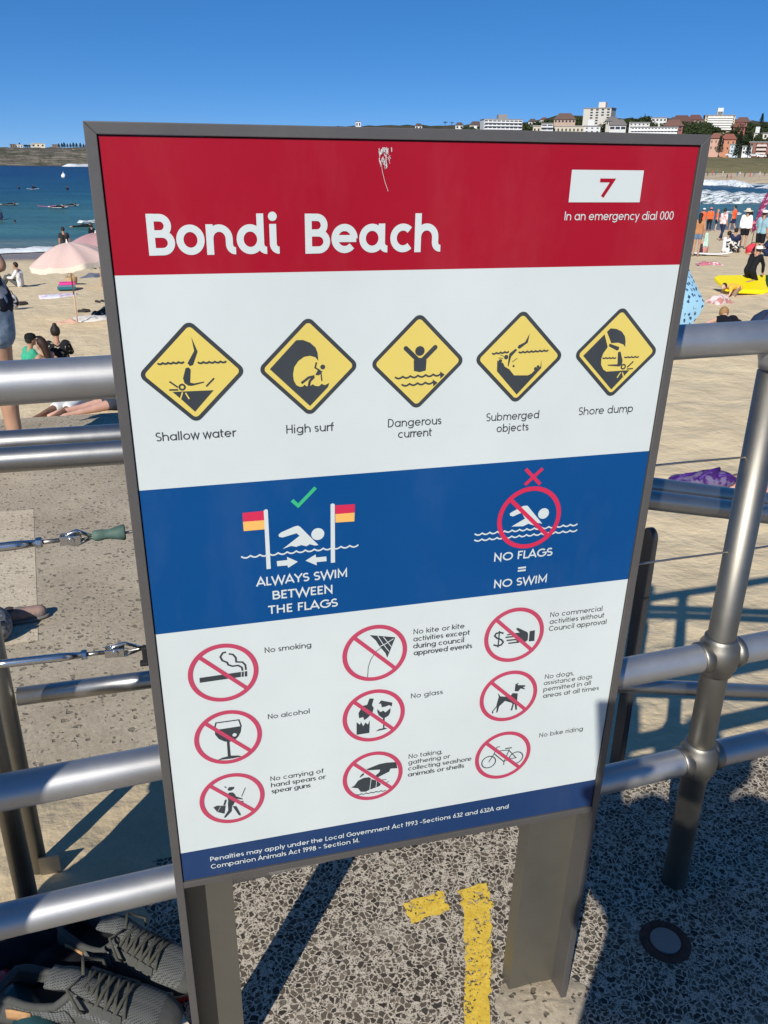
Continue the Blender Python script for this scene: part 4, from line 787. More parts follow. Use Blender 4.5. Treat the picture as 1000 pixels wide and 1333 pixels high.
# ------------------------------------------------------------------ marks and fittings on the pavement
def m_roadpaint():
    m, nt, b = newmat('yellow_road_paint'); v = coords(nt, False)
    n = noise_tex(nt, v, 130, 5, 0.65); n2 = noise_tex(nt, v, 22, 4, 0.6)
    k = math_n(nt, 'ADD', math_n(nt, 'MULTIPLY', n, 0.75), math_n(nt, 'MULTIPLY', n2, 0.35))
    a = ramp(nt, k, [(0.470, (0, 0, 0)), (0.505, (1, 1, 1))]); L(nt, a, b.inputs['Alpha'])
    c = ramp(nt, noise_tex(nt, v, 60, 4), [(0.3, (0.62, 0.40, 0.035)), (0.7, (0.82, 0.57, 0.075))]); L(nt, c, b.inputs['Base Color'])
    b.inputs['Roughness'].default_value = 0.7; bump(nt, b, n, 0.4, 0.002); return m
M_YP = m_roadpaint()
def flat_patch(pts, z, mat, name, rag=0.004, sub=10, sc=60):
    bm = BM(); P = []
    for i, p in enumerate(pts):
        q = pts[(i+1) % len(pts)]
        for j in range(sub):
            w = Vector(p).lerp(Vector(q), j/sub); n_ = mnoise.noise((w.x*sc, w.y*sc, 1)); n2_ = mnoise.noise((w.x*sc, w.y*sc, 9))
            P.append(bm.verts.new((w.x+rag*n_, w.y+rag*n2_, z)))
    bm.faces.new(P); return obj(name, bm, mat)
gp = lambda px, py: at_z(px, py, 0).to_2d()
bm_ = flat_patch([gp(597, 1160), gp(634, 1149), gp(641, 1180), gp(640, 1250), gp(637, 1333), gp(634, 1420), gp(602, 1420), gp(605, 1333), gp(606, 1240), gp(603, 1180)], 0.0015, M_YP, 'painted_line', 0.009)
struct(bm_)
struct(flat_patch([gp(525, 1176), gp(577, 1161), gp(585, 1186), gp(535, 1204)], 0.0015, M_YP, 'painted_mark', 0.009))
bm = BM(); c = gp(703, 1300)                            # rough grout round the foot of the right leg
n = 40; ctr = bm.verts.new((c.x, c.y-0.005, 0.008)); rings = []
for k in range(1, 7):
    R_ = 0.085*k/6; rings.append([bm.verts.new((c.x+R_*cos(2*pi*i/n)*(1.15+0.25*mnoise.noise((cos(2*pi*i/n)*2, sin(2*pi*i/n)*2, 2))), c.y-0.01+R_*sin(2*pi*i/n)*(0.8+0.2*mnoise.noise((cos(2*pi*i/n)*2, sin(2*pi*i/n)*2, 5))), max(-0.001, 0.009*(1-(k/6)**2)+0.003*mnoise.noise((k*1.3, i*0.4, 0))*(k < 6)))) for i in range(n)])
for i in range(n): bm.faces.new((ctr, rings[0][i], rings[0][(i+1) % n]))
for A, B in zip(rings, rings[1:]):
    for i in range(n): bm.faces.new((A[i], B[i], B[(i+1) % n], A[(i+1) % n]))
g_ = obj('grout_patch', bm, m_landing(0.95, 'grout', 1.3), smooth=True); struct(g_)
hc = at_z(866, 1226, 0)
cap = empty('drain_cap', (hc.x, hc.y, 0), label='small round metal cap with a rusty rim set in the pebbled pavement', cat='drain cap')
bm = BM(); lathe(bm, (0, 0, 0), (0, 0, 1), [(0.056, 0.0012), (0.054, 0.004), (0.043, 0.0035), (0.038, 0.002)], 30); obj('rim', bm, plain((0.085, 0.042, 0.03), 0.85, 0, 0.5, 60), cap)
bm = BM(); lathe(bm, (0, 0, 0), (0, 0, 1), [(0.033, 0.001), (0.033, 0.0055), (0.031, 0.0065)], 30); obj('lid', bm, steel((0.30, 0.30, 0.28), 0.55, key='_lid', metal=0.6), cap, bevel=0.001)

# ------------------------------------------------------------------ people
SKIN = {'fair': (0.56, 0.36, 0.27), 'tan': (0.42, 0.24, 0.155), 'brown': (0.25, 0.13, 0.08), 'pink': (0.58, 0.34, 0.26)}
def skin(k): return plain(SKIN[k], 0.55, 0, 0.07, 9, 0, 0.35, 'skin')
def cloth(c, var=0.10): return plain(c, 0.85, 0, var, 14, 0.0, 0.15, 'cloth')
def pattern(c1, c2, scale=14, lo=0.45, hi=0.5):
    m, nt, b = newmat('patterned_cloth'); n = noise_tex(nt, coords(nt), scale, 2, 0.5)
    L(nt, ramp(nt, n, [(lo, c1), (hi, c2)]), b.inputs['Base Color']); b.inputs['Roughness'].default_value = 0.85; b.inputs['Specular IOR Level'].default_value = 0.15; return m
def capsule(bm, a, b, ra, rb, n=10):
    a, b = Vector(a), Vector(b); d = b-a
    if d.length < 1e-5: d = Vector((0, 0, 1e-4))
    ln = d.length; prof = []
    for i in range(5): t = pi/2*(1-i/4); prof.append((ra*cos(t), -ra*sin(t)))
    for i in range(5): t = pi/2*i/4; prof.append((rb*cos(t), ln+rb*sin(t)))
    lathe(bm, a, d, prof, n)
def remesh(o, vox, sm=6, dec=None):
    r = o.modifiers.new('join', 'REMESH'); r.mode = 'VOXEL'; r.voxel_size = vox; r.use_smooth_shade = True
    s = o.modifiers.new('soften', 'SMOOTH'); s.factor = 0.5; s.iterations = sm
    return o
V = Vector
def pose(kind, h=1.70, **kw):
    k = h/1.70; J = {}
    if kind in ('stand', 'walk'):
        J = dict(pelvis=(0, 0, .93), belly=(0, .01, 1.10), chest=(0, 0, 1.28), neck=(0, 0, 1.46), head=(0, .025, 1.60))
        for s, n in ((-1, 'l'), (1, 'r')):
            J['sh'+n] = (s*.175, 0, 1.39); J['el'+n] = (s*.225, -.01, 1.12); J['wr'+n] = (s*.235, .05, .88); J['ha'+n] = (s*.23, .08, .78)
            J['hip'+n] = (s*.085, 0, .90); J['kn'+n] = (s*.095, .02, .50); J['an'+n] = (s*.10, -.02, .085); J['to'+n] = (s*.115, .14, .03)
        if kind == 'walk':
            J['knl'] = (-.095, .14, .52); J['anl'] = (-.10, .16, .09); J['tol'] = (-.11, .32, .035); J['knr'] = (.095, -.04, .50); J['anr'] = (.10, -.26, .11); J['tor'] = (.11, -.12, .03)
    elif kind == 'sit':
        J = dict(pelvis=(0, 0, .11), belly=(0, -.02, .28), chest=(0, .0, .46), neck=(0, .04, .63), head=(0, .08, .77))
        for s, n in ((-1, 'l'), (1, 'r')):
            J['sh'+n] = (s*.17, .02, .56); J['el'+n] = (s*.23, .16, .36); J['wr'+n] = (s*.16, .36, .36); J['ha'+n] = (s*.13, .44, .36)
            J['hip'+n] = (s*.085, .03, .11); J['kn'+n] = (s*.13, .42, .40); J['an'+n] = (s*.11, .62, .08); J['to'+n] = (s*.12, .78, .04)
    elif kind == 'chair':
        J = dict(pelvis=(0, 0, .34), belly=(0, -.06, .50), chest=(0, -.12, .68), neck=(0, -.14, .85), head=(0, -.10, .99))
        for s, n in ((-1, 'l'), (1, 'r')):
            J['sh'+n] = (s*.17, -.12, .78); J['el'+n] = (s*.24, .0, .55); J['wr'+n] = (s*.18, .2, .52); J['ha'+n] = (s*.16, .28, .52)
            J['hip'+n] = (s*.085, .03, .33); J['kn'+n] = (s*.12, .44, .42); J['an'+n] = (s*.11, .54, .08); J['to'+n] = (s*.12, .70, .04)
    elif kind == 'kneel':
        J = dict(pelvis=(0, 0, .40), belly=(0, .06, .55), chest=(0, .14, .70), neck=(0, .24, .85), head=(0, .31, .97))
        for s, n in ((-1, 'l'), (1, 'r')):
            J['sh'+n] = (s*.16, .2, .79); J['el'+n] = (s*.2, .33, .55); J['wr'+n] = (s*.16, .42, .32); J['ha'+n] = (s*.15, .46, .24)
            J['hip'+n] = (s*.085, .0, .37); J['kn'+n] = (s*.13, .22, .07); J['an'+n] = (s*.11, -.16, .08); J['to'+n] = (s*.11, -.30, .04)
    elif kind == 'prone':
        J = dict(pelvis=(0, 0, .12), belly=(0, .16, .12), chest=(0, .36, .14), neck=(0, .54, .18), head=(0, .68, .23))
        for s, n in ((-1, 'l'), (1, 'r')):
            J['sh'+n] = (s*.17, .46, .14); J['el'+n] = (s*.30, .56, .06); J['wr'+n] = (s*.20, .76, .05); J['ha'+n] = (s*.17, .84, .05)
            J['hip'+n] = (s*.085, -.04, .11); J['kn'+n] = (s*.11, -.45, .08); J['an'+n] = (s*.12, -.85, .07); J['to'+n] = (s*.13, -1.0, .04)
    for n_, p_ in kw.items(): J[n_] = p_
    return {a: V(b)*k for a, b in J.items()}, k
ARM_R = dict(sh=.052, el=.042, wr=.030, ha=.030)
def limb(bm, J, names, radii, k):
    for (a, ra), (b, rb) in zip(zip(names, radii), list(zip(names, radii))[1:]): capsule(bm, J[a], J[b], ra*k, rb*k)
def person(px=None, py=None, label='', kind='stand', h=1.70, face=0.0, skin_='tan', hair=(0.02, 0.015, 0.012), top=None, topmat=None, sleeve=0.5, bottom=None, botmat=None, leg=0.45,
           hat=None, cap=None, bun=False, long_hair=False, fat=1.0, loc=None, vox=0.02, group=None, face_rel=None, lift=0.0, shoes=None, **kw):
    """face: heading of the figure; 0 looks along +y, positive turns towards +x"""
    J, k = pose(kind, h, **kw)
    p = Vector(loc) if loc is not None else gnd(px, py)
    t = empty('person', (p.x, p.y, p.z+lift), -radians(face), label, 'person', group)
    f = fat
    bm = BM(); sk = skin(skin_)
    def torso(bm, g, lo=True):
        w = .085*k*f; up = (J['shr']-J['shl']).normalized()
        for s in (-1, 1):
            o_ = up*(s*w)
            capsule(bm, J['pelvis']+o_*.9, J['belly']+o_*.72, (.098*f+g)*k, (.085*f+g)*k); capsule(bm, J['belly']+o_*.72, J['chest']+o_, (.085*f+g)*k, (.098*f+g)*k)
            capsule(bm, J['chest']+o_, J['sh'+('l' if s < 0 else 'r')]*.8+J['neck']*.2, (.09*f+g)*k, (.05+g)*k)
    torso(bm, 0)
    capsule(bm, J['chest']*.3+J['neck']*.7, J['head'], .052*k, .05*k)
    R = .105*k; hd = J['head']; fd = V((0, 1, 0)); nk = (J['head']-J['neck']).normalized()
    ellip(bm, hd, (.078*k, .095*k, .112*k)); capsule(bm, hd+V((0, .05, -.05))*k, hd+V((0, .062, -.075))*k, .05*k, .036*k)
    capsule(bm, hd+V((0, .092, .0))*k, hd+V((0, .108, -.022))*k, .010*k, .014*k)
    for s in (-1, 1): ellip(bm, hd+V((s*.08, -.005, -.005))*k, (.012*k, .022*k, .032*k), u=8, v=6)
    for n in 'lr':
        s = -1 if n == 'l' else 1
        limb(bm, J, ['sh'+n, 'el'+n, 'wr'+n], [.052, .041, .028], k)
        w_, hnd = J['wr'+n], J['ha'+n]; dh = (hnd-w_).normalized(); sd = dh.cross(V((0, 1, 0)) if abs(dh.y) < .8 else V((0, 0, 1))).normalized()
        capsule(bm, w_, w_.lerp(hnd, .75), .027*k, .036*k)
        for q, ln in ((-1.5, .062), (-.5, .078), (.5, .075), (1.5, .06)):
            a_ = hnd-dh*.01*k+sd*q*.017*k; capsule(bm, a_, a_+dh*ln*k+V((0, .012, 0))*k, .011*k, .009*k, 7)
        capsule(bm, w_.lerp(hnd, .4), w_.lerp(hnd, .8)+sd*(-s*.05)*k+V((0, .03, 0))*k, .014*k, .011*k, 7)
        limb(bm, J, ['hip'+n, 'kn'+n, 'an'+n], [.088*f, .056, .038], k)
        cal = J['kn'+n].lerp(J['an'+n], .3); capsule(bm, cal+V((0, -.015, 0))*k, J['kn'+n].lerp(J['an'+n], .55), .053*k, .044*k)
        capsule(bm, J['an'+n], J['to'+n], .042*k, .032*k); capsule(bm, J['an'+n]-V((0, .02, .02))*k, J['an'+n].lerp(J['to'+n], .4), .036*k, .036*k)
    remesh(obj('body', bm, sk, t), vox*k, 4)
    if hair:
        hm = plain(hair, 0.6, 0, 0.3, 40, 0, 0.3, 'hair'); bm = BM()
        ellip(bm, hd+V((0, -.014, .020))*k, (.090*k, .100*k, .108*k)); 
        for v_ in list(bm.verts):
            if v_.co.y > hd.y+.035*k and v_.co.z < hd.z+.055*k: v_.co.y = hd.y+.03*k
        if long_hair: capsule(bm, hd+V((0, -.06, 0))*k, J['neck']+V((0, -.075, -.10))*k, .075*k, .06*k)
        if bun: ellip(bm, hd+V((0, -.03, .135))*k, (.042*k, .042*k, .04*k))
        remesh(obj('hair', bm, hm, t), .016*k, 2)
    if top or topmat:
        bm = BM(); torso(bm, .016)
        if sleeve > 0:
            for n in 'lr':
                s0, e0, w0 = J['sh'+n], J['el'+n], J['wr'+n]
                if sleeve <= 1: capsule(bm, s0, s0.lerp(e0, sleeve), .066*k, .062*k)
                else: capsule(bm, s0, e0, .064*k, .055*k); capsule(bm, e0, e0.lerp(w0, sleeve-1), .054*k, .044*k)
        remesh(obj('shirt', bm, topmat or cloth(top), t), vox*k, 3)
    if bottom or botmat:
        bm = BM(); up = (J['shr']-J['shl']).normalized()
        for s in (-1, 1): capsule(bm, J['pelvis']+up*s*.075*k*f, J['pelvis'].lerp(J['belly'], .5)+up*s*.07*k*f, (.106*f+.006)*k, (.098*f+.004)*k)
        for n in 'lr':
            a_, b_, c_ = J['hip'+n], J['kn'+n], J['an'+n]
            if leg <= 1: capsule(bm, a_, a_.lerp(b_, leg), .104*f*k, (.104*f-.026*leg)*k)
            else: capsule(bm, a_, b_, .102*f*k, .070*k); capsule(bm, b_, b_.lerp(c_, leg-1), .068*k, .056*k)
        remesh(obj('trousers' if leg > 1 else 'shorts', bm, botmat or cloth(bottom), t), vox*k, 3)
    if cap:
        bm = BM(); lathe(bm, hd+V((0, -.008, .03))*k, (0, 0, 1), [(.103*k, 0), (.102*k, .03*k), (.085*k, .07*k), (.045*k, .09*k), (.005*k, .094*k)], 18)
        box(bm, hd+V((0, .135, .036))*k, (.13*k, .12*k, .012*k)); obj('cap', bm, cloth(cap), t, bevel=0.004)
    if hat:
        bm = BM(); lathe(bm, hd+V((0, 0, .035))*k, (0, -.12, 1), [(.21*k, -.012*k), (.20*k, .0), (.105*k, .012*k), (.10*k, .07*k), (.075*k, .105*k), (.005*k, .11*k)], 24); obj('sun_hat', bm, cloth(hat), t, True)
    if shoes:
        for n in 'lr':
            bm = BM(); capsule(bm, J['an'+n]-V((0, .02, .03))*k, J['to'+n]+V((0, .02, .01))*k, .050*k, .044*k); remesh(obj('shoe', bm, cloth(shoes), t), .012*k, 2)
    return t

# ------------------------------------------------------------------ people on the landing and the sand, left of the sign
pf = at_z(27, 607, 0)
person(loc=(pf.x-0.10, pf.y, 0), label='person in blue denim shorts standing at far left, cut off by the edge', kind='stand', h=1.66, face=-18, skin_='tan', topmat=pattern((0.02, 0.024, 0.035), (0.30, 0.31, 0.34), 10, 0.55, 0.6), sleeve=0.4,
       botmat=pattern((0.16, 0.22, 0.30), (0.26, 0.33, 0.42), 25, 0.4, 0.6), leg=0.34, hair=(0.05, 0.03, 0.02), long_hair=True, fat=1.12, vox=0.014, belly=(-.04, .01, 1.10), chest=(-.12, 0, 1.27), neck=(-.17, 0, 1.45), head=(-.19, .02, 1.59), shl=(-.30, 0, 1.38), shr=(.02, 0, 1.38), ell=(-.36, 0, 1.12), elr=(.155, -.05, 1.12), wrr=(-.02, .16, 1.22), har=(-.08, .22, 1.28))
person(27, 374, 'person in white hooded top sitting on the sand left of the pink umbrella', 'sit', 1.72, -75, 'tan', topmat=pattern((0.72, 0.71, 0.68), (0.45, 0.46, 0.48), 5, 0.55, 0.62), sleeve=1.9, bottom=(0.10, 0.10, 0.09), leg=1.9)
person(80, 487, 'person with hair bun and black floral top sitting with back turned', 'sit', 1.68, -8, 'tan', topmat=pattern((0.015, 0.016, 0.018), (0.42, 0.38, 0.28), 13, 0.60, 0.63), sleeve=0.9, bottom=(0.03, 0.03, 0.035), leg=0.6, bun=True)
person(43, 497, 'person in green top and black cap lounging left of the floral top', 'sit', 1.62, 62, 'tan', top=(0.05, 0.36, 0.22), sleeve=0.4, bottom=(0.03, 0.04, 0.06), leg=0.5, cap=(0.010, 0.012, 0.012))
person(66, 503, 'dark haired person with bare shoulders reclining in front of the floral top', 'sit', 1.60, -55, 'tan', top=None, bottom=(0.05, 0.05, 0.08), leg=0.3, hair=(0.03, 0.015, 0.01), long_hair=True)
d6 = at_d(86, 330, 45); person(loc=(d6.x, d6.y, zground(d6.x, d6.y)), label='dark haired person seen behind the top of the pink umbrella', kind='stand', h=1.75, face=-20, skin_='tan', top=(0.03, 0.03, 0.035), bottom=(0.05, 0.06, 0.1))
q = gnd(97, 531); person(loc=(q.x, q.y, q.z), label='person in white shorts lying on the sand, glimpsed under the top rail', kind='prone', h=1.70, face=25, skin_='brown', top=(0.6, 0.6, 0.6), bottom=(0.72, 0.72, 0.70), leg=0.7)
q = gnd(150, 531); person(loc=(q.x, q.y, q.z), label='person in patterned swimwear lying beside the sign edge, glimpsed under the top rail', kind='prone', h=1.65, face=60, skin_='pink', topmat=pattern((0.05, 0.10, 0.25), (0.5, 0.5, 0.5), 12), bottom=(0.04, 0.05, 0.07), leg=0.2)
p = at_z(-4, 832, 0); t = empty('bundle', p, 0.3, 'grey mottled cloth bundle at the left edge above the balustrade post', 'bundle')
bm = BM(); ellip(bm, (0, 0, 0.06), (0.062, 0.07, 0.07)); ellip(bm, (-0.08, 0.01, 0.05), (0.08, 0.07, 0.055)); remesh(obj('body', bm, pattern((0.10, 0.105, 0.105), (0.24, 0.245, 0.25), 70, 0.4, 0.62), t), 0.008, 4)
bm = BM(); tube(bm, [(-0.05, -0.05, 0.09), (-0.02, -0.075, 0.10), (0.03, -0.06, 0.09)], 0.008, 8); obj('strap', bm, cloth((0.12, 0.12, 0.12)), t, True)
p = at_z(36, 806, 0); t = empty('slip_on_shoe', p, radians(8), 'worn pinkish slip on shoe lying on the concrete beside the grey bundle', 'shoe')
bm = BM(); capsule(bm, (-0.06, 0, 0.028), (0.045, 0.004, 0.022), 0.026, 0.027, 14); capsule(bm, (-0.07, 0, 0.03), (-0.02, 0, 0.04), 0.024, 0.018, 14); remesh(obj('upper', bm, pattern((0.30, 0.20, 0.165), (0.17, 0.145, 0.135), 30, 0.45, 0.6), t), 0.006, 3)
bm = BM(); lathe(bm, (0, 0, 0), (0, 0, 1), [(0.031, 0), (0.033, 0.006), (0.031, 0.012)], 24)
for v_ in bm.verts: v_.co.x *= 2.7; v_.co.x -= 0.008
obj('sole', bm, plain((0.16, 0.15, 0.14), 0.8), t, True)
bm = BM(); lathe(bm, (-0.055, 0, 0.052), (0.15, 0, 1), [(0.016, 0), (0.019, 0.003), (0.016, 0.005)], 18); obj('collar', bm, plain((0.05, 0.045, 0.045), 0.9), t, True)

# umbrellas
def umbrella(px, py, label, R=0.98, H=1.98, tilt=(0, 0), rot=0.0, cmat=None, fmat=None, nseg=8, frill=0.13, rise=0.42, pole=(0.55, 0.36, 0.25), loc=None, group='beach umbrellas'):
    p = Vector(loc) if loc is not None else gnd(px, py)
    t = empty('beach_umbrella', p, rot, label, 'umbrella', group)
    T = Matrix.Rotation(tilt[0], 4, 'X') @ Matrix.Rotation(tilt[1], 4, 'Y'); top = Vector((0, 0, H))
    def cp(a, s): # s 0 tip, 1 rim
        seg = 2*pi/nseg; aa = (a % seg)/seg; sag = 1-0.10*sin(pi*aa)*s
        r = R*s*sag; z = -rise*(s**1.75) - 0.055*sin(pi*aa)*s
        return r*cos(a), r*sin(a), z
    bm = BM(); n = nseg*6; rings = []; hub = Matrix.Translation(top) @ T @ Matrix.Translation((0, 0, 0.0))
    for k in range(1, 11): rings.append([bm.verts.new(hub @ Vector(cp(2*pi*i/n, k/10))) for i in range(n)])
    tip = bm.verts.new(hub @ Vector((0, 0, 0)))
    for i in range(n): bm.faces.new((tip, rings[0][i], rings[0][(i+1) % n]))
    for A, B in zip(rings, rings[1:]):
        for i in range(n): bm.faces.new((A[i], B[i], B[(i+1) % n], A[(i+1) % n]))
    obj('canopy', bm, cmat, t, True)
    if frill:
        bm = BM(); n = nseg*12; A, B = [], []
        for i in range(n):
            x, y, z = cp(2*pi*i/n, 1); w = 1+0.012*sin(i*2.6); A.append(bm.verts.new(hub @ Vector((x, y, z)))); B.append(bm.verts.new(hub @ Vector((x*w, y*w, z-frill*(1+0.06*sin(i*1.7))))))
        for i in range(n): bm.faces.new((A[i], B[i], B[(i+1) % n], A[(i+1) % n]))
        obj('valance', bm, fmat, t, True)
    bm = BM(); tube(bm, [(0, 0, -0.3), (0, 0, H*0.55)] if tilt != (0, 0) else [(0, 0, -0.3), (0, 0, H)], 0.019, 10)
    if tilt != (0, 0): tube(bm, [(0, 0, H*0.55), hub @ Vector((0, 0, -0.02))], 0.016, 10)
    obj('pole', bm, plain(pole, 0.5, 0, 0.2), t, True)
    bm = BM(); lathe(bm, hub @ Vector((0, 0, -0.01)), T.to_3x3() @ Vector((0, 0, 1)), [(0.03, 0), (0.03, 0.03), (0.014, 0.05), (0.012, 0.09), (0.002, 0.10)], 10); obj('finial', bm, plain((0.8, 0.8, 0.78)), t, True)
    for i in range(nseg):
        bm = BM(); a = 2*pi*i/nseg; tube(bm, [hub @ (Vector(cp(a, s))-Vector((0, 0, 0.012))) for s in (0.03, 0.3, 0.6, 0.98)], 0.006, 6); obj('rib', bm, plain((0.7, 0.7, 0.7)), t)
    return t
PINK = plain((0.62, 0.45, 0.395), 0.85, 0, 0.05); PINK2 = plain((0.42, 0.25, 0.25), 0.85, 0, 0.05); CREAM = plain((0.74, 0.65, 0.54), 0.85, 0, 0.06, 6)
umbrella(101, 420, 'pale pink fringed beach umbrella on a thin wooden pole', 1.06, 2.02, (0, radians(-7)), radians(20), PINK, CREAM)
du = at_d(131, 360, 33); umbrella(0, 0, 'dusty pink beach umbrella half hidden by the sign edge', 1.05, 1.9, (0, 0), 0.2, PINK2, PINK2, loc=(du.x, du.y, zground(du.x, du.y)))
# loose things on the sand at the left
def heap_cloth(px, py, sx, sy, h, mat, label, cat='towel', name='beach_towel', rot=0, seed=0, group=None):
    p = gnd(px, py); bm = BM(); n, m = 20, 12; rows = []
    for j in range(m+1):
        rows.append([])
        for i in range(n+1):
            x, y = (i/n-.5)*sx, (j/m-.5)*sy; e = min(1, 4*min(i/n, 1-i/n, j/m, 1-j/m)+0.02)
            xx = x*(1+0.12*mnoise.noise((y*3, seed, 1))); yy = y*(1+0.15*mnoise.noise((x*3, seed, 2)))
            rows[-1].append(bm.verts.new((xx, yy, 0.015+e*h*(0.55+0.9*mnoise.noise((x*4+seed, y*5, seed)))+0.02*e)))
    for A, B in zip(rows, rows[1:]):
        for i in range(n): bm.faces.new((A[i], A[i+1], B[i+1], B[i]))
    o = obj(name, bm, mat, smooth=True); s = o.modifiers.new('thick', 'SOLIDIFY'); s.thickness = 0.02
    o.location = p; o.rotation_euler = (0, 0, rot); return tag(o, label, cat, group)
heap_cloth(77, 386, 1.25, 0.85, 0.05, pattern((0.75, 0.74, 0.76), (0.55, 0.40, 0.55), 5, 0.5, 0.62), 'rumpled white towel on the sand below the striped beach stack', rot=0.2, seed=1)
heap_cloth(121, 360, 0.75, 1.6, 0.10, cloth((0.16, 0.17, 0.21)), 'grey blanket with clothes on it below the umbrella fringe', 'blanket', 'beach_blanket', -0.2, 2)
heap_cloth(124, 415, 1.2, 0.9, 0.05, pattern((0.66, 0.64, 0.60), (0.25, 0.25, 0.25), 12, 0.62, 0.66), 'white speckled towel right of the umbrella pole', rot=0.1, seed=3)
heap_cloth(88, 420, 0.5, 0.35, 0.05, cloth((0.62, 0.40, 0.30)), 'small peach towel at the foot of the umbrella pole', rot=0.3, seed=6)
heap_cloth(131, 411, 0.55, 0.5, 0.22, pattern((0.02, 0.03, 0.035), (0.25, 0.32, 0.32), 10, 0.5, 0.6), 'dark patterned bag lying on the white speckled towel', 'bag', 'beach_bag', 0, 4)
p = gnd(94, 371); t = empty('basket', p, 0.3, 'round woven straw basket on the sand under the pink umbrella', 'basket')
bm = BM(); lathe(bm, (0, 0, 0), (0, 0, 1), [(0.17, 0), (0.20, 0.12), (0.22, 0.30), (0.205, 0.30), (0.185, 0.12), (0.15, 0.02)], 24); obj('body', bm, pattern((0.34, 0.23, 0.12), (0.46, 0.33, 0.19), 30), t, True)
for s in (-1, 1):
    bm = BM(); tube(bm, [(s*0.21*cos(a), 0.1*0+0.0+0.08*sin(a*0), 0.30+0.12*sin(a)) if False else (0.09*cos(a), s*0.20, 0.29+0.13*sin(a)) for a in [pi*i/8 for i in range(9)]], 0.012, 8); obj('handle', bm, plain((0.30, 0.2, 0.1)), t)
p = gnd(87, 377); t = empty('beach_cooler', p, 0.1, 'folded pink and teal striped beach things beside the straw basket', 'cooler bag')
for i, (c, z) in enumerate((((0.03, 0.16, 0.20), 0.06), ((0.12, 0.22, 0.30), 0.14), ((0.75, 0.06, 0.30), 0.22))):
    bm = BM(); box(bm, (0.02*i, 0, z), (0.62-0.04*i, 0.40, 0.08)); obj('fold', bm, cloth(c), t, bevel=0.02)
# pram-like bag and small dark blobs standing in for shadows and objects on the sand
p = gnd(17, 404); t = empty('backpack', p, 0.4, 'black and white patterned bag standing on the sand at far left', 'bag')
bm = BM(); ellip(bm, (0, 0, 0.24), (0.20, 0.15, 0.25)); ellip(bm, (0.0, 0.10, 0.18), (0.14, 0.10, 0.14)); remesh(obj('body', bm, pattern((0.03, 0.03, 0.035), (0.55, 0.55, 0.56), 8, 0.48, 0.55), t), 0.03, 4)
bm = BM(); tube(bm, [(0.06*cos(a), 0, 0.47+0.09*sin(a)) for a in [pi*i/8 for i in range(9)]], 0.012, 8); obj('strap', bm, M_BLACK, t)
M_BLOB = plain((0.03, 0.024, 0.02), 0.8)
for px_, py_ in ((110, 406), (131, 394), (30, 396), (121, 350)):
    p = gnd(px_, py_); t = empty('blobs', p, rnd.uniform(0, 3), 'pair of small dark blobs standing in for shadows and objects on the sand', 'blobs', 'dark sandals on the sand')
    for s in (-1, 1):
        bm = BM(); capsule(bm, (s*.08, -.09, .03), (s*.09, .10, .025), .05, .055); obj('blob', bm, M_BLOB, t)

# ------------------------------------------------------------------ people on the sand, right of the sign
BLK = (0.012, 0.013, 0.016); NAVY = (0.02, 0.03, 0.07); ORNG = (0.85, 0.13, 0.04)
person(905, 334, 'person in brown top and denim shorts standing beside the sign, seen from behind', 'stand', 1.66, 40, 'tan', top=(0.42, 0.20, 0.09), sleeve=0, bottom=(0.13, 0.19, 0.28), leg=0.38, hair=(0.015, 0.012, 0.012), long_hair=True)
person(912.5, 302, 'lifesaver in orange shirt and white cap, nearest the sign', 'stand', 1.72, 70, 'tan', top=ORNG, sleeve=0.8, bottom=BLK, leg=0.6, cap=(0.8, 0.8, 0.8), group='lifesavers in orange shirts')
person(922, 301, 'lifesaver in orange shirt with pink cap and black leggings', 'walk', 1.78, 35, 'tan', top=ORNG, sleeve=0.9, bottom=BLK, leg=1.9, cap=(0.75, 0.2, 0.2), fat=1.1, group='lifesavers in orange shirts')
person(931, 300.5, 'fair haired lifesaver in orange shirt behind the pink cap', 'stand', 1.66, 120, 'fair', top=(0.80, 0.17, 0.06), sleeve=0.9, bottom=BLK, leg=0.7, hair=(0.35, 0.22, 0.10), group='lifesavers in orange shirts')
person(938, 313, 'person in pink and white patterned shirt and navy trousers', 'walk', 1.70, 75, 'tan', topmat=pattern((0.78, 0.62, 0.60), (0.62, 0.20, 0.22), 9, 0.5, 0.6), sleeve=1.1, bottom=NAVY, leg=1.85, fat=1.1)
person(952.5, 303, 'lifesaver in orange shirt beside the big sun hat, seen from behind', 'walk', 1.80, -30, 'tan', top=(0.78, 0.11, 0.035), sleeve=0.9, bottom=NAVY, leg=0.6, fat=1.08, group='lifesavers in orange shirts')
person(966, 324, 'person in wide straw sun hat, long white shirt and black shorts', 'stand', 1.74, 50, 'tan', top=(0.80, 0.79, 0.80), sleeve=1.8, bottom=BLK, leg=0.6, hat=(0.62, 0.55, 0.43), fat=1.12)
person(973.5, 296, 'person in black wetsuit standing near the water behind the sun hat', 'stand', 1.78, 20, 'tan', top=BLK, sleeve=1.8, bottom=BLK, leg=1.8)
person(985.5, 336, 'person in pale blue shirt and white cap standing beside the feather flag', 'stand', 1.76, 75, 'tan', top=(0.25, 0.40, 0.46), sleeve=0.9, bottom=BLK, leg=0.7, cap=(0.8, 0.8, 0.78), fat=1.1)
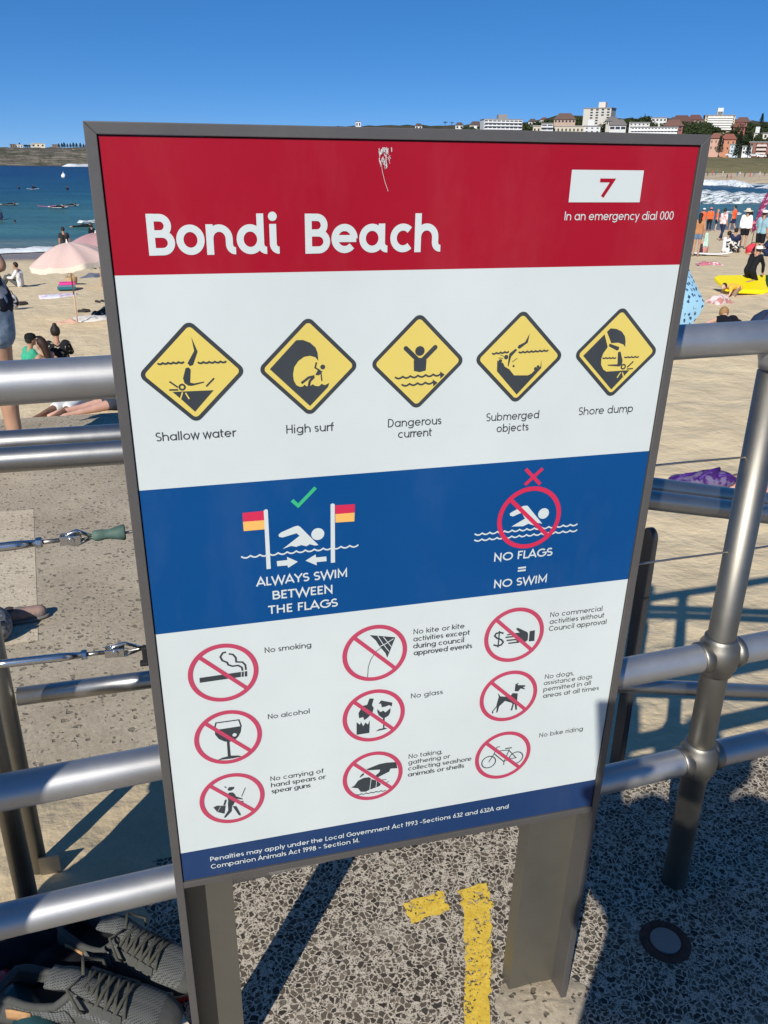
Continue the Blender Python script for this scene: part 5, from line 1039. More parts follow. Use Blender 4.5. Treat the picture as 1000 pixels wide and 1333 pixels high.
# low beach chair with two people
p = gnd(953, 329)
t = empty('beach_chair', p, radians(-40), 'low beach chair with black and white patterned cloth', 'chair')
bm = BM(); box(bm, (0, 0.05, 0.24), (0.52, 0.48, 0.03), Matrix.Rotation(radians(8), 3, 'X')); obj('seat', bm, pattern((0.02, 0.02, 0.02), (0.75, 0.75, 0.72), 9, 0.5, 0.54), t, bevel=0.005)
bm = BM(); box(bm, (0, -0.26, 0.36), (0.52, 0.03, 0.30), Matrix.Rotation(radians(20), 3, 'X')); obj('backrest', bm, pattern((0.02, 0.02, 0.02), (0.75, 0.75, 0.72), 9, 0.5, 0.54), t, bevel=0.005)
for s in (-1, 1):
    bm = BM(); tube(bm, [(s*0.27, -0.25, -0.05), (s*0.27, 0.28, 0.28), (s*0.27, 0.30, 0.45), (s*0.27, -0.3, 0.46)], 0.013, 8); obj('side_frame', bm, plain((0.06, 0.06, 0.07), 0.4), t)
    bm = BM(); tube(bm, [(s*0.25, 0.25, -0.05), (s*0.25, -0.22, 0.25)], 0.013, 8); obj('leg', bm, plain((0.06, 0.06, 0.07), 0.4), t)
person(loc=(p.x+0.02, p.y-0.05, p.z-0.06), label='person in navy top sitting in the low patterned beach chair', kind='chair', h=1.68, face=45, skin_='tan', top=NAVY, sleeve=0.5, bottom=NAVY, leg=0.6)
person(944.5, 329, 'person in white shirt sitting on the sand beside the patterned chair', 'sit', 1.72, 75, 'tan', top=(0.78, 0.78, 0.80), sleeve=0.9, bottom=(0.10, 0.14, 0.22), leg=0.5)
# children and the yellow mat
p = gnd(979, 381)
t = empty('foam_board', p+Vector((0, 0, 0.10)), radians(-12), 'bright yellow foam board lying on the sand under a child', 'board'); t.rotation_euler = (radians(13), 0, radians(-12))
bm = BM(); pr = []
pts2 = [(-.95, .30), (-.80, .40), (0.75, .44), (.80, .40), (.80, -.40), (.75, -.44), (-.80, -.34), (-.95, -.22)]
f = bm.faces.new([bm.verts.new((x*0.9, y*1.35, 0.05)) for x, y in pts2]); g = bmesh.ops.extrude_face_region(bm, geom=[f]); bmesh.ops.translate(bm, verts=[q for q in g['geom'] if isinstance(q, bmesh.types.BMVert)], vec=(0, 0, 0.10))
obj('deck', bm, plain((0.86, 0.70, 0.005), 0.45, 0, 0.04), t, bevel=0.02)
pk = gnd(971.5, 380)
person(loc=(pk.x, pk.y, pk.z+0.20), label='child in black wetsuit and white cap kneeling on the yellow board', kind='kneel', h=1.42, face=70, skin_='tan', top=BLK, sleeve=1.9, bottom=BLK, leg=1.2, cap=(0.82, 0.82, 0.8))
person(957, 388, 'dark haired child in yellow shirt crawling beside the yellow board', 'kneel', 1.15, -95, 'fair', top=(0.82, 0.45, 0.06), sleeve=0.7, bottom=(0.25, 0.18, 0.12), leg=0.8, hair=(0.03, 0.02, 0.018), pelvis=(0, -.05, .36), belly=(0, .12, .40), chest=(0, .28, .40), neck=(0, .44, .40), head=(0, .56, .42), shl=(-.15, .38, .40), shr=(.15, .38, .40), ell=(-.2, .42, .22), elr=(.2, .42, .22), wrl=(-.18, .5, .05), wrr=(.18, .5, .05), hal=(-.18, .58, .03), har=(.18, .58, .03))
heap_cloth(936, 396, 0.55, 0.45, 0.22, pattern((0.70, 0.55, 0.53), (0.45, 0.20, 0.18), 8, 0.5, 0.58), 'heap of pink and white clothes in front of the crawling child', 'clothes', 'clothes_heap', 0.2, 9)
person(953, 432, 'fair haired person in dark swimwear lying on the sand just above the rail', 'prone', 1.66, 20, 'fair', top=BLK, sleeve=0, bottom=BLK, leg=0.1, hair=(0.30, 0.17, 0.07))
person(1001, 384, 'person in teal shirt standing at the right edge', 'stand', 1.35, -60, 'tan', top=(0.02, 0.20, 0.24), sleeve=0.9, bottom=NAVY, leg=0.8)
person(999, 333, 'person in navy clothes sitting on the sand at the right edge', 'sit', 1.70, -60, 'tan', top=NAVY, sleeve=0.9, bottom=NAVY, leg=1.6)
heap_cloth(925, 345, 0.95, 0.5, 0.12, pattern((0.50, 0.16, 0.20), (0.72, 0.66, 0.64), 8, 0.55, 0.62), 'crumpled red and white towel below the white surfboard', rot=-0.2, seed=11)
p = gnd(920, 333.5); t = empty('surfboard', p+Vector((0, 0, 0.08)), radians(-35), 'white surfboard lying flat on the sand beside the sign', 'surfboard')
bm = BM(); n = 24; up_, lo_ = [], []
for i in range(n+1):
    s = i/n; w = 0.27*sin(pi*min(1, s*0.93+0.05))**0.6; x = lerp(-0.95, 0.95, s); zr = 0.10*(abs(2*s-1)**3)
    up_.append([bm.verts.new((x, yy*w, zr+hh)) for yy, hh in ((-1, .02), (-.6, .045), (0, .055), (.6, .045), (1, .02), (.6, 0), (0, -.005), (-.6, 0))])
for A, B in zip(up_, up_[1:]):
    for k in range(8): bm.faces.new((A[k], A[(k+1) % 8], B[(k+1) % 8], B[k]))
bm.faces.new(up_[0]); bm.faces.new(up_[-1][::-1]); obj('deck', bm, plain((0.78, 0.76, 0.72), 0.35), t, True)
for s in (-1, 0, 1):
    bm = BM(); box(bm, (-0.75-0.06*(s == 0), s*0.08, -0.05), (0.09, 0.008, 0.10)); obj('fin', bm, M_BLACK, t)
p = gnd(915.5, 331); t = empty('beach_bag', p, 0.5, 'salmon pink bag on the sand behind the brown top', 'bag')
bm = BM(); ellip(bm, (0, 0, 0.26), (0.24, 0.16, 0.30)); box(bm, (0, 0, 0.2), (0.4, 0.22, 0.35)); remesh(obj('body', bm, cloth((0.62, 0.28, 0.24)), t), 0.03, 5)
bm = BM(); tube(bm, [(0.09*cos(a), 0, 0.52+0.14*sin(a)) for a in [pi*i/8 for i in range(9)]], 0.014, 8); obj('handle', bm, cloth((0.55, 0.22, 0.2)), t)
q = gnd(909.5, 334); bm = BM(); rows = []
for j in range(9):
    rows.append([bm.verts.new((0.10*sin(i*0.9+j*0.2)*0.3+(i/8-.5)*(0.10+0.16*j/8), 0.04*sin(i*1.7), 0.92-0.55*j/8)) for i in range(9)])
for A, B in zip(rows, rows[1:]):
    for i in range(8): bm.faces.new((A[i], A[i+1], B[i+1], B[i]))
o = obj('hand_towel', bm, cloth((0.45, 0.62, 0.55)), smooth=True); o.modifiers.new('thick', 'SOLIDIFY').thickness = 0.015; o.location = q+Vector((0.20, -0.05, 0)); tag(o, 'pale green towel held by the person in the brown top', 'towel')
# feather flag
p = gnd(976.5, 326); t = empty('feather_flag', p, radians(-52), 'tall purple feather flag leaning on the sand', 'flag')
bm = BM(); tube(bm, [(0, 0, -0.1), (0.04, 0, 0.9), (0.16, 0, 1.7), (0.32, 0, 2.3), (0.42, 0, 2.45)], 0.016, 8); obj('pole', bm, plain((0.10, 0.02, 0.05), 0.5), t, True)
m_, nt_, b_ = newmat('purple_flag'); n_ = noise_tex(nt_, coords(nt_, True, (1, 1, 1.6)), 4.5, 2, 0.4); L(nt_, ramp(nt_, n_, [(0.55, (0.20, 0.012, 0.075)), (0.60, (0.45, 0.24, 0.36))]), b_.inputs['Base Color'])
bm = BM(); rows = []
for j in range(15):
    s = j/14; z = lerp(0.75, 2.46, s); x0 = pw(z, [(0.75, 0.03), (0.9, 0.04), (1.7, 0.16), (2.3, 0.32), (2.46, 0.42)]); w = 0.38*min(1, s*4+0.05)*min(1, (1.04-s)*5)
    rows.append([bm.verts.new((x0-0.10+w*0.62*i/4, 0.03*sin(i+s*6), z-0.05*i/4)) for i in range(5)])
for A, B in zip(rows, rows[1:]):
    for i in range(4): bm.faces.new((A[i], A[i+1], B[i+1], B[i]))
o = obj('banner', bm, m_, t, True); o.modifiers.new('thick', 'SOLIDIFY').thickness = 0.006
p = gnd(979, 330); t = empty('kit_bag', p, 0.2, 'red bag on the sand at the foot of the feather flag', 'bag')
bm = BM(); ellip(bm, (0, 0, 0.2), (0.32, 0.22, 0.22)); box(bm, (0, 0, 0.13), (0.5, 0.34, 0.24)); remesh(obj('body', bm, cloth((0.62, 0.05, 0.07)), t), 0.03, 5)
bm = BM(); tube(bm, [(0.16*cos(a), 0, 0.36+0.10*sin(a)) for a in [pi*i/8 for i in range(9)]], 0.014, 8); obj('handle', bm, M_BLACK, t)
for (px_, py_, w_, h_, lab) in ((983, 300, 1.2, 0.75, 'coral red beach shelter behind the feather flag'), (997, 299, 1.5, 0.8, 'pink red beach shelter at the right edge by the water')):
    p = gnd(px_, py_); t = empty('beach_shelter', p, radians(-45), lab, 'shelter')
    bm = BM(); rows = []
    for j in range(9):
        a = pi*j/8; rows.append([bm.verts.new((lerp(-w_/2, w_/2, i/6), -0.5*cos(a), h_*sin(a)*(1-0.15*abs(i/3-1)))) for i in range(7)])
    for A, B in zip(rows[2:], rows[3:]):
        for i in range(6): bm.faces.new((A[i], A[i+1], B[i+1], B[i]))
    o = obj('canopy', bm, cloth((0.72, 0.16, 0.16)), t, True); o.modifiers.new('thick', 'SOLIDIFY').thickness = 0.02
    for s in (-1, 1):
        bm = BM(); tube(bm, [(s*w_/2, -0.5*cos(pi*j/8), h_*0.85*sin(pi*j/8)) for j in range(9)], 0.012, 6); obj('hoop', bm, plain((0.5, 0.5, 0.5)), t)
# umbrellas at the right
def m_palm():
    m, nt, b = newmat('palm_print'); v = coords(nt)
    w = N(nt, 'ShaderNodeTexVoronoi'); w.feature = 'F1'; w.inputs['Scale'].default_value = 12.5; w.inputs['Randomness'].default_value = 0.55; L(nt, v, w.inputs['Vector'])
    mg = noise_tex(nt, v, 46, 3, 0.6)
    d = math_n(nt, 'ADD', w.outputs['Distance'], math_n(nt, 'MULTIPLY', math_n(nt, 'SUBTRACT', mg, 0.5), 0.8))
    c = ramp(nt, d, [(0.30, (0.02, 0.07, 0.15)), (0.36, (0.33, 0.58, 0.74))]); L(nt, c, b.inputs['Base Color']); b.inputs['Roughness'].default_value = 0.8; return m
PALM = m_palm()
up_ = at_d(868, 400, 12.5); zb_ = zground(up_.x, up_.y)
umbrella(0, 0, 'light blue beach umbrella with dark palm print, tilted behind the sign edge', 0.92, up_.z-zb_+0.28, (radians(58), radians(18)), radians(-28), PALM, PALM, frill=0.0, rise=0.30, loc=(up_.x-0.12, up_.y+0.2, zb_), nseg=6)
un = gnd(1004, 432); t = empty('pop_up_tent', un, 0.3, 'dark navy pop up beach tent showing just above the rail at the right edge', 'tent')
bm = BM(); lathe(bm, (0, 0, 0), (0, 0, 1), [(0.42, 0), (0.40, 0.12), (0.33, 0.26), (0.20, 0.36), (0.02, 0.40)], 24); obj('canopy', bm, plain((0.02, 0.035, 0.08), 0.7), t, True)
bm = BM(); tube(bm, [(0.425*cos(a), 0, 0.405*sin(a)) for a in [pi*i/14 for i in range(15)]], 0.01, 8); obj('hoop', bm, M_BLACK, t)
# close by, beyond the balustrade at the right
p = gnd(915, 633); t = empty('mesh_bag', p, radians(-20), 'purple mesh bag lying on the sand just above the sloping handrail', 'bag')
bm = BM(); ellip(bm, (0.05, 0, 0.04), (0.12, 0.08, 0.045)); ellip(bm, (-0.10, 0.0, 0.025), (0.09, 0.07, 0.03)); o = obj('body', bm, pattern((0.045, 0.014, 0.12), (0.13, 0.11, 0.20), 22, 0.45, 0.55), t); remesh(o, 0.010, 3)
for a0, b0 in (((-.17, -.04, .03), (-.03, .02, .06)), ((-.04, -.05, .05), (.08, .03, .085)), ((.05, -.06, .075), (.17, .0, .04))):
    bm = BM(); tube(bm, [a0, tuple((V(a0)+V(b0))/2+V((0, 0, .014))), b0], 0.010, 8); obj('strap', bm, plain((0.05, 0.012, 0.17), 0.6), t, True)
t.scale = (1.55, 1.55, 1.7)
heap_cloth(1004, 640, 0.5, 0.8, 0.03, pattern((0.72, 0.32, 0.24), (0.75, 0.55, 0.45), 6), 'peach towel on the sand right of the railing post', rot=0.3, seed=14)

# ------------------------------------------------------------------ people in the water
def surfer(px, py, D, label, kind, face=0.0, board=None, z=0.0, wet=BLK, hair=(0.02, 0.015, 0.012)):
    p = at_z(px, py, SEA_Z); zz = SEA_Z+swell(p.x, p.y)
    bo = None
    if board:
        t = empty('surfboard', (p.x, p.y, zz+0.06), -radians(face), board[1], 'surfboard', None)
        bm = BM(); rows = []
        for i in range(17):
            s = i/16; w = 0.28*sin(pi*min(1, s*0.93+0.05))**0.6; rows.append([bm.verts.new((x_*w, lerp(-1.1, 1.1, s), .12*abs(2*s-1)**3+h_)) for x_, h_ in ((-1, .03), (0, .06), (1, .03), (0, -.01))])
        for A, B in zip(rows, rows[1:]):
            for k in range(4): bm.faces.new((A[k], A[(k+1) % 4], B[(k+1) % 4], B[k]))
        obj('deck', bm, plain(board[0], 0.35), t, True)
        bm = BM(); box(bm, (0, -0.95, -0.05), (0.01, 0.12, 0.12)); obj('fin', bm, M_BLACK, t)
    if kind: person(loc=(p.x, p.y, zz+z), label=label, kind=kind, h=1.75, face=face, skin_='tan', top=wet, sleeve=1.9, bottom=wet, leg=1.8, hair=hair)
surfer(25, 246, 240, 'surfer sitting upright in the water, left of the white board', 'stand', 60, None, -1.05)
surfer(43, 247, 234, 'surfer in black sitting on the far white board', 'sit', 80, ((0.75, 0.76, 0.76), 'white surfboard far out under a sitting surfer'), 0.05)
surfer(88, 247, 234, 'surfer far out beside the sign edge', 'stand', 40, None, -1.0)
surfer(12, 266.5, 150, 'surfer paddling far left in the green water', 'prone', 75, ((0.5, 0.55, 0.55), 'pale surfboard under the surfer at far left'), 0.05)
surfer(61, 269, 143, '', None, 70, ((0.78, 0.20, 0.36), 'pink surfboard floating left of the paddling surfers'))
surfer(76, 273, 126, 'surfer in black wetsuit lying on the nearer white board', 'prone', 105, ((0.8, 0.8, 0.78), 'white surfboard under the nearer paddling surfer'), 0.08)
surfer(91, 267, 150, 'surfer in black paddling to the right, farther out', 'prone', 85, ((0.6, 0.64, 0.64), 'grey white surfboard under the farther paddling surfer'), 0.06)
surfer(1, 285, 103, 'person in navy rash shirt wading at the left edge', 'stand', 30, None, -0.75, NAVY)
surfer(19, 287, 105, 'swimmer with only a dark head above the green water', 'stand', 30, None, -1.52)
surfer(108, 297, 84, 'swimmer in the white wash near the sign edge', 'prone', 80, None, -0.06)
surfer(120, 304, 77, 'swimmer standing waist deep right beside the sign edge', 'stand', 10, None, -1.05)
p = at_d(83, 231, 320); t = empty('buoy', (p.x, p.y, SEA_Z), 0, 'small round white buoy floating far out', 'buoy')
bm = BM(); ellip(bm, (0, 0, 0.35), (0.75, 0.75, 0.85)); obj('float', bm, plain((0.85, 0.85, 0.85), 0.4), t, True)
bm = BM(); lathe(bm, (0, 0, 1.1), (0, 0, 1), [(0.12, 0), (0.10, 0.5), (0.02, 0.55)], 10); obj('mast', bm, plain((0.8, 0.8, 0.8)), t)
# beachgoers on the far sand, a few pixels each
far_m = [cloth(c) for c in ((0.02, 0.02, 0.03), (0.5, 0.08, 0.06), (0.05, 0.10, 0.25), (0.6, 0.6, 0.6))]
fbm = BM(); 
proto = None
for i in range(13):
    px_ = 921+i*6.2+rnd.uniform(-2, 2); py_ = rnd.uniform(227.5, 233); p = at_d(px_, py_, pw(py_, [(226, 390), (231, 372), (236.5, 357)]))
    bm = BM(); J, k = pose('walk', 1.7)
    capsule(bm, J['pelvis'], J['chest'], .16, .19, 8); ellip(bm, J['head'], (.1, .1, .13), u=8, v=6)
    for n_ in 'lr': limb(bm, J, ['hip'+n_, 'kn'+n_, 'an'+n_], [.10, .07, .05], 1); limb(bm, J, ['sh'+n_, 'el'+n_, 'wr'+n_], [.06, .05, .04], 1)
    o = obj('person', bm, far_m[i % 4], smooth=True); remesh(o, 0.06, 1); o.location = p; o.rotation_euler = (0, 0, rnd.uniform(0, 6))
    tag(o, 'tiny distant beachgoer on the far sand across the bay', 'person', 'beachgoers on the far sand')

# ------------------------------------------------------------------ buildings across the bay
GLASS = plain((0.03, 0.035, 0.045), 0.25, 0, 0.3, 0.4)
WALLS = {}
def wall_m(c): return plain(c, 0.85, 0, 0.06, 0.25, 0, 0.2, 'wall')
def building(name, px, ptop, pbase, wpx, label, wall, rows, cols, roof='flat', roofc=(0.25, 0.24, 0.23), yaw=0.0, balc=None, D=None, depth=None, winf=(0.5, 0.55), box_=None, cat='building', skip=()):
    D = D or hill_d(px, pbase)
    b = at_d(px, pbase, D); s = D/FPX*1.0; w = wpx*s/cos(radians(23))*0.93; top = at_d(px, ptop, D).z; h = top-b.z; dp = depth or max(6, 0.55*w)
    az = atan2(b.x-CAM.x, b.y-CAM.y)
    t = empty(name, b, -az+radians(yaw), label, cat)
    bm = BM(); box(bm, (0, dp/2, h/2-2), (w, dp, h+4)); obj('wall', bm, wall_m(wall), t)
    rm = wall_m(tuple(x*0.5+0.01 for x in roofc) if roof != 'flat' else roofc)
    if roof == 'flat':
        bm = BM(); box(bm, (0, dp/2, h+0.25), (w+0.7, dp+0.7, 0.5)); r = obj('roof', bm, rm, t)
    else:
        bm = BM(); e = 0.6; hr = min(4.5, 0.22*w+1.2); k = w*0.22
        vs = [bm.verts.new(v_) for v_ in ((-w/2-e, -e, h+0.05), (w/2+e, -e, h+0.05), (w/2+e, dp+e, h+0.05), (-w/2-e, dp+e, h+0.05), (-w/2+k, dp/2, h+hr), (w/2-k, dp/2, h+hr))]
        for f in ((0, 1, 5, 4), (1, 2, 5), (2, 3, 4, 5), (3, 0, 4), (3, 2, 1, 0)): bm.faces.new([vs[i] for i in f])
        r = obj('roof', bm, rm, t)
    if box_:
        for (fx, fw, fh, c) in box_:
            bm = BM(); box(bm, (fx*w, dp/2, h+0.5+fh/2), (fw*w, dp*0.4, fh)); obj('rooftop_block', bm, wall_m(c), r)
    wm = None; ch, cw = h/rows, w/cols
    for j in range(rows):
        for i in range(cols):
            if (i, j) in skip: continue
            if wm is None:
                bm = BM(); box(bm, (0, 0, 0), (cw*winf[0], 0.24, ch*winf[1])); o = obj('window', bm, GLASS, t); wm = o
            else:
                o = wm.copy(); COL.objects.link(o); o.parent = t
            o.location = (-w/2+(i+.5)*cw, -0.02, (j+.52)*ch)
        if balc:
            bm = BM(); box(bm, (0, -0.6, j*ch+0.45), (w*balc[1], 1.2, 0.9)); obj('balcony', bm, wall_m(balc[0]), t)
    return t
Wt, Cr, Bk, Or = (0.62, 0.62, 0.60), (0.54, 0.49, 0.38), (0.28, 0.13, 0.09), (0.50, 0.23, 0.14)
building('apartment_building', 654.5, 155.5, 173, 45, 'long white four storey apartment block above the sign top', Wt, 4, 9, balc=((0.76, 0.76, 0.75), 0.96), winf=(0.8, 0.42), box_=[(0.02, 0.24, 3.6, (0.26, 0.25, 0.24))], yaw=12, D=760)
building('apartment_tower', 776, 141, 162, 32, 'tall cream apartment tower standing out above the hill crest', (0.54, 0.51, 0.45), 6, 5, box_=[(0.1, 0.24, 3.6, (0.62, 0.56, 0.50))], winf=(0.45, 0.5), yaw=-18, D=650, skip=[(0, 0), (0, 1), (0, 2), (0, 3), (0, 4), (0, 5), (3, 0), (3, 1), (3, 2)])
building('long_pavilion', 729, 164.5, 173.5, 62, 'long low cream building with pale roof below the cream tower', Cr, 1, 14, 'flat', (0.40, 0.36, 0.33), D=560, winf=(0.4, 0.35))
building('house', 712, 161, 171, 13, 'small white house with deep dark verandas left of the long cream building', Wt, 2, 2, balc=(Wt, 1.05), winf=(0.85, 0.5), D=552)
building('house', 770.5, 164.5, 173.5, 18, 'white stepped house at the right end of the long cream building', Wt, 2, 3, winf=(0.35, 0.3), D=548, box_=[(-0.1, 0.4, 3.2, Wt)])
building('house', 735, 155.5, 160, 24, 'brown roofed house on the crest left of the cream tower', (0.45, 0.33, 0.26), 1, 6, 'hip', (0.24, 0.15, 0.12), D=690)
building('apartment_building', 851, 166, 174.5, 50, 'white two storey block with a row of arched openings', Wt, 2, 14, balc=((0.78, 0.78, 0.77), 1.0), winf=(0.55, 0.6), D=520)
building('apartment_building', 855, 153.5, 164, 20, 'white flat roofed block on the crest above the arched openings', Wt, 2, 5, D=640, winf=(0.5, 0.4))
building('apartment_building', 832, 160, 167, 22, 'white block with square windows left of the arched openings', Wt, 2, 5, D=560, winf=(0.4, 0.4))
building('house', 804, 163, 170, 18, 'low pale house with wide dark window band on the slope', (0.60, 0.60, 0.58), 1, 3, 'hip', (0.30, 0.27, 0.25), D=545, winf=(0.8, 0.45))
building('house', 797, 158, 163, 14, 'grey roofed house right of the cream tower', (0.50, 0.47, 0.43), 1, 5, 'hip', (0.28, 0.26, 0.25), D=610)
building('apartment_building', 935.5, 150.5, 169, 31, 'cream apartment block with many white balconies and a white rooftop box', (0.62, 0.52, 0.36), 6, 7, balc=((0.75, 0.74, 0.70), 0.85), box_=[(0.0, 0.17, 2.0, (0.20, 0.18, 0.17)), (0.0, 0.19, 4.0, (0.70, 0.70, 0.70))], D=600, winf=(0.55, 0.5), yaw=8)
building('house', 886, 158.5, 164.5, 22, 'dark red brick house on the crest right of the white blocks', (0.17, 0.085, 0.075), 1, 7, 'hip', (0.20, 0.10, 0.085), D=600)
building('house', 876, 164, 171, 20, 'red brick house just right of the arched white block', (0.26, 0.11, 0.095), 2, 4, 'hip', (0.30, 0.15, 0.12), D=530)
building('house', 904, 156, 162, 16, 'small red roofed house at the skyline left of the balconied block', (0.35, 0.22, 0.18), 1, 4, 'hip', (0.24, 0.11, 0.09), D=640)
building('house', 930.5, 180, 196.5, 13, 'peach two storey house left of the front pine tree', (0.54, 0.33, 0.25), 2, 3, 'hip', (0.42, 0.18, 0.12), D=475, winf=(0.25, 0.35))
building('house', 946.5, 181.5, 197, 15, 'orange two storey house right of the front pine tree', Or, 2, 3, 'hip', (0.46, 0.16, 0.11), D=480, winf=(0.25, 0.35), box_=None)
building('house', 955, 188.5, 199, 9, 'pale blue grey house between the two front pines', (0.50, 0.58, 0.62), 2, 2, 'flat', D=470, winf=(0.3, 0.35))
building('apartment_building', 990, 185.5, 201, 25, 'brown brick apartment block with white balconies at the right edge', Bk, 3, 5, balc=((0.62, 0.52, 0.48), 0.4), D=475, winf=(0.4, 0.45))
building('house', 990, 174, 181, 14, 'cream house on the slope above the brown brick block', (0.70, 0.66, 0.56), 1, 3, D=530, box_=[(-0.3, 0.3, 3.0, Wt)])
building('house', 962, 165.5, 171, 12, 'small red house below the balconied block', (0.36, 0.12, 0.10), 1, 3, 'hip', (0.36, 0.12, 0.10), D=560)
building('house', 966, 159, 164, 15, 'brown roofed house on the crest right of the balconied block', (0.32, 0.17, 0.13), 1, 5, 'hip', (0.26, 0.13, 0.10), D=640)
building('house', 972, 191, 200.5, 10, 'white house half hidden behind the right pines', (0.70, 0.72, 0.72), 2, 3, D=468)
for i, (px_, t_, b_, w_, lab) in enumerate(((598, 163, 168, 9, 'small white cottage left of the long white block'), (619, 163, 169, 14, 'white house with dark roof next to the long white block'), (545, 164, 168, 8, 'tiny pale cottage on the skyline left of the palms'), (693, 158.5, 163.5, 9, 'white cottage on the slope right of the long white block'), (466.5, 158.5, 165, 6, 'small white tower block on the skyline above the scraped paint'))):
    building('cottage', px_, t_, b_, w_, lab, (0.72, 0.70, 0.67), 1, 2, 'hip' if i != 4 else 'flat', (0.17, 0.12, 0.10), D=dmid(px_)+200, cat='house')
for px_, t_, b_, w_, lab, c in ((25, 188.3, 192.8, 7.5, 'white house on the far headland', Wt), (50, 186.7, 191.8, 14, 'cream house with dark windows on the far headland', (0.70, 0.62, 0.48)), (18, 188.0, 192.5, 7, 'brown house beside the white one on the far headland', (0.22, 0.17, 0.14)), (72, 188.3, 191.6, 6, 'dull brown hut on the far headland', (0.25, 0.19, 0.15)), (89, 194.6, 196.4, 12, 'long low white building below the headland trees', Wt), (42.5, 188, 191.5, 4, 'small white hut left of the cream headland house', Wt)):
    building('house', px_, t_, b_, w_, lab, c, 1, 3, 'flat', tuple(x*.8 for x in c), D=1045 if b_ > 195 else 1090, winf=(0.35, 0.4), depth=8, cat='house')
for i in range(26):
    px_ = rnd.uniform(690, 1000); t_ = rnd.uniform(156, 168)+(10 if px_ > 930 else 0); w_ = rnd.uniform(6, 11)
    D_ = hill_d(px_, t_+rnd.uniform(3, 4.5)); b_ = at_d(px_, 200, D_); 
    o = building('cottage', px_, t_, t_+4.2, w_, 'small dark roofed cottage tucked among the hillside trees', rnd.choice(((0.50, 0.46, 0.40), (0.42, 0.30, 0.24), (0.60, 0.58, 0.55), (0.30, 0.16, 0.13))), 1, 3, 'hip', rnd.choice(((0.20, 0.13, 0.11), (0.16, 0.15, 0.15), (0.26, 0.13, 0.10))), D=D_, cat='house', winf=(0.4, 0.45), yaw=rnd.uniform(-25, 25)); o['group'] = 'small cottages scattered over the hillside'
# ------------------------------------------------------------------ trees
def leaf_m(c1, c2, name):
    m, nt, b = newmat(name); n = noise_tex(nt, coords(nt), 0.5, 4, 0.7)
    L(nt, ramp(nt, n, [(0.3, c1), (0.7, c2)]), b.inputs['Base Color']); b.inputs['Roughness'].default_value = 0.8; b.inputs['Specular IOR Level'].default_value = 0.15; return m
LEAF = leaf_m((0.020, 0.034, 0.014), (0.055, 0.075, 0.028), 'leaves'); PINE = leaf_m((0.012, 0.022, 0.014), (0.030, 0.045, 0.026), 'pine_needles'); BARK = plain((0.07, 0.055, 0.04), 0.9)
def leafquad(bm, c, s, r):
    n = Vector((r.uniform(-1, 1), r.uniform(-1, 1), r.uniform(-.3, 1))).normalized(); x, y = frame_of(n)
    bm.faces.new([bm.verts.new(c+x*s*a+y*s*b) for a, b in ((-1, -.5), (0.2, -.7), (1, .3), (-.3, .8))])
def broad_meshes(seed):
    r = random.Random(seed); bm = BM(); tb = BM()
    tube(tb, [(0, 0, -1), (0, 0, 1.5), (0.1, 0, 3)], [.35, .3, .22], 8)
    cl = []
    for i in range(11):
        a = r.uniform(0, 6.28); q = r.uniform(0.2, 2.6); c = Vector((q*cos(a), q*sin(a), r.uniform(2.4, 5.2)-0.25*q)); cl.append((c, r.uniform(0.9, 1.7)))
        tube(tb, [(0.1, 0, 2.6), c*0.6+Vector((0, 0, 1)), c], [.16, .1, .04], 6)
    for c, R_ in cl:
        for _ in range(95):
            d = Vector((r.gauss(0, 1), r.gauss(0, 1), r.gauss(0, .75))).normalized()*R_*r.uniform(.45, 1.05); leafquad(bm, c+d, r.uniform(.14, .34), r)
    return bm, tb
def pine_meshes(seed):
    r = random.Random(seed); bm = BM(); tb = BM(); H = 10
    tube(tb, [(0, 0, -1), (0, 0, H*.6), (0, 0, H)], [.28, .16, .03], 8)
    for j in range(19):
        z = 1.3+j*(H-1.3)/19; R_ = 2.5*(1-(z-1.0)/(H-.6))**0.75
        for k in range(8):
            a = 2*pi*k/8+r.uniform(-.25, .25)+j*.4; L_ = R_*r.uniform(.75, 1.1)
            tube(tb, [(0, 0, z), (L_*.9*cos(a), L_*.9*sin(a), z+L_*.12)], [.05, .015], 4)
            for q in range(9):
                s = (q+1)/9; leafquad(bm, Vector((L_*s*cos(a), L_*s*sin(a), z+L_*s*.12+r.uniform(-.1, .2)))+Vector((r.gauss(0, .12), r.gauss(0, .12), 0)), r.uniform(.16, .30), r)
    return bm, tb
def palm_meshes(seed):
    r = random.Random(seed); bm = BM(); tb = BM(); tube(tb, [(0, 0, -1), (.1, 0, 4), (.15, 0, 8)], [.3, .22, .2], 8)
    for k in range(16):
        a = 2*pi*k/16+r.uniform(-.1, .1); el = r.uniform(-.2, .9); P0 = Vector((.15, 0, 8)); prev = None
        for q in range(7):
            s = q/6; c = P0+Vector((cos(a)*2.4*s, sin(a)*2.4*s, el*2*s-1.9*s*s)); t_ = Vector((-sin(a), cos(a), 0))*(.28*sin(pi*(s*.9+.08)))
            cur = (bm.verts.new(c+t_-Vector((0, 0, .12))), bm.verts.new(c), bm.verts.new(c-t_-Vector((0, 0, .12))))
            if prev:
                bm.faces.new((prev[0], prev[1], cur[1], cur[0])); bm.faces.new((prev[1], prev[2], cur[2], cur[1]))
            prev = cur
    return bm, tb
_tp = {}
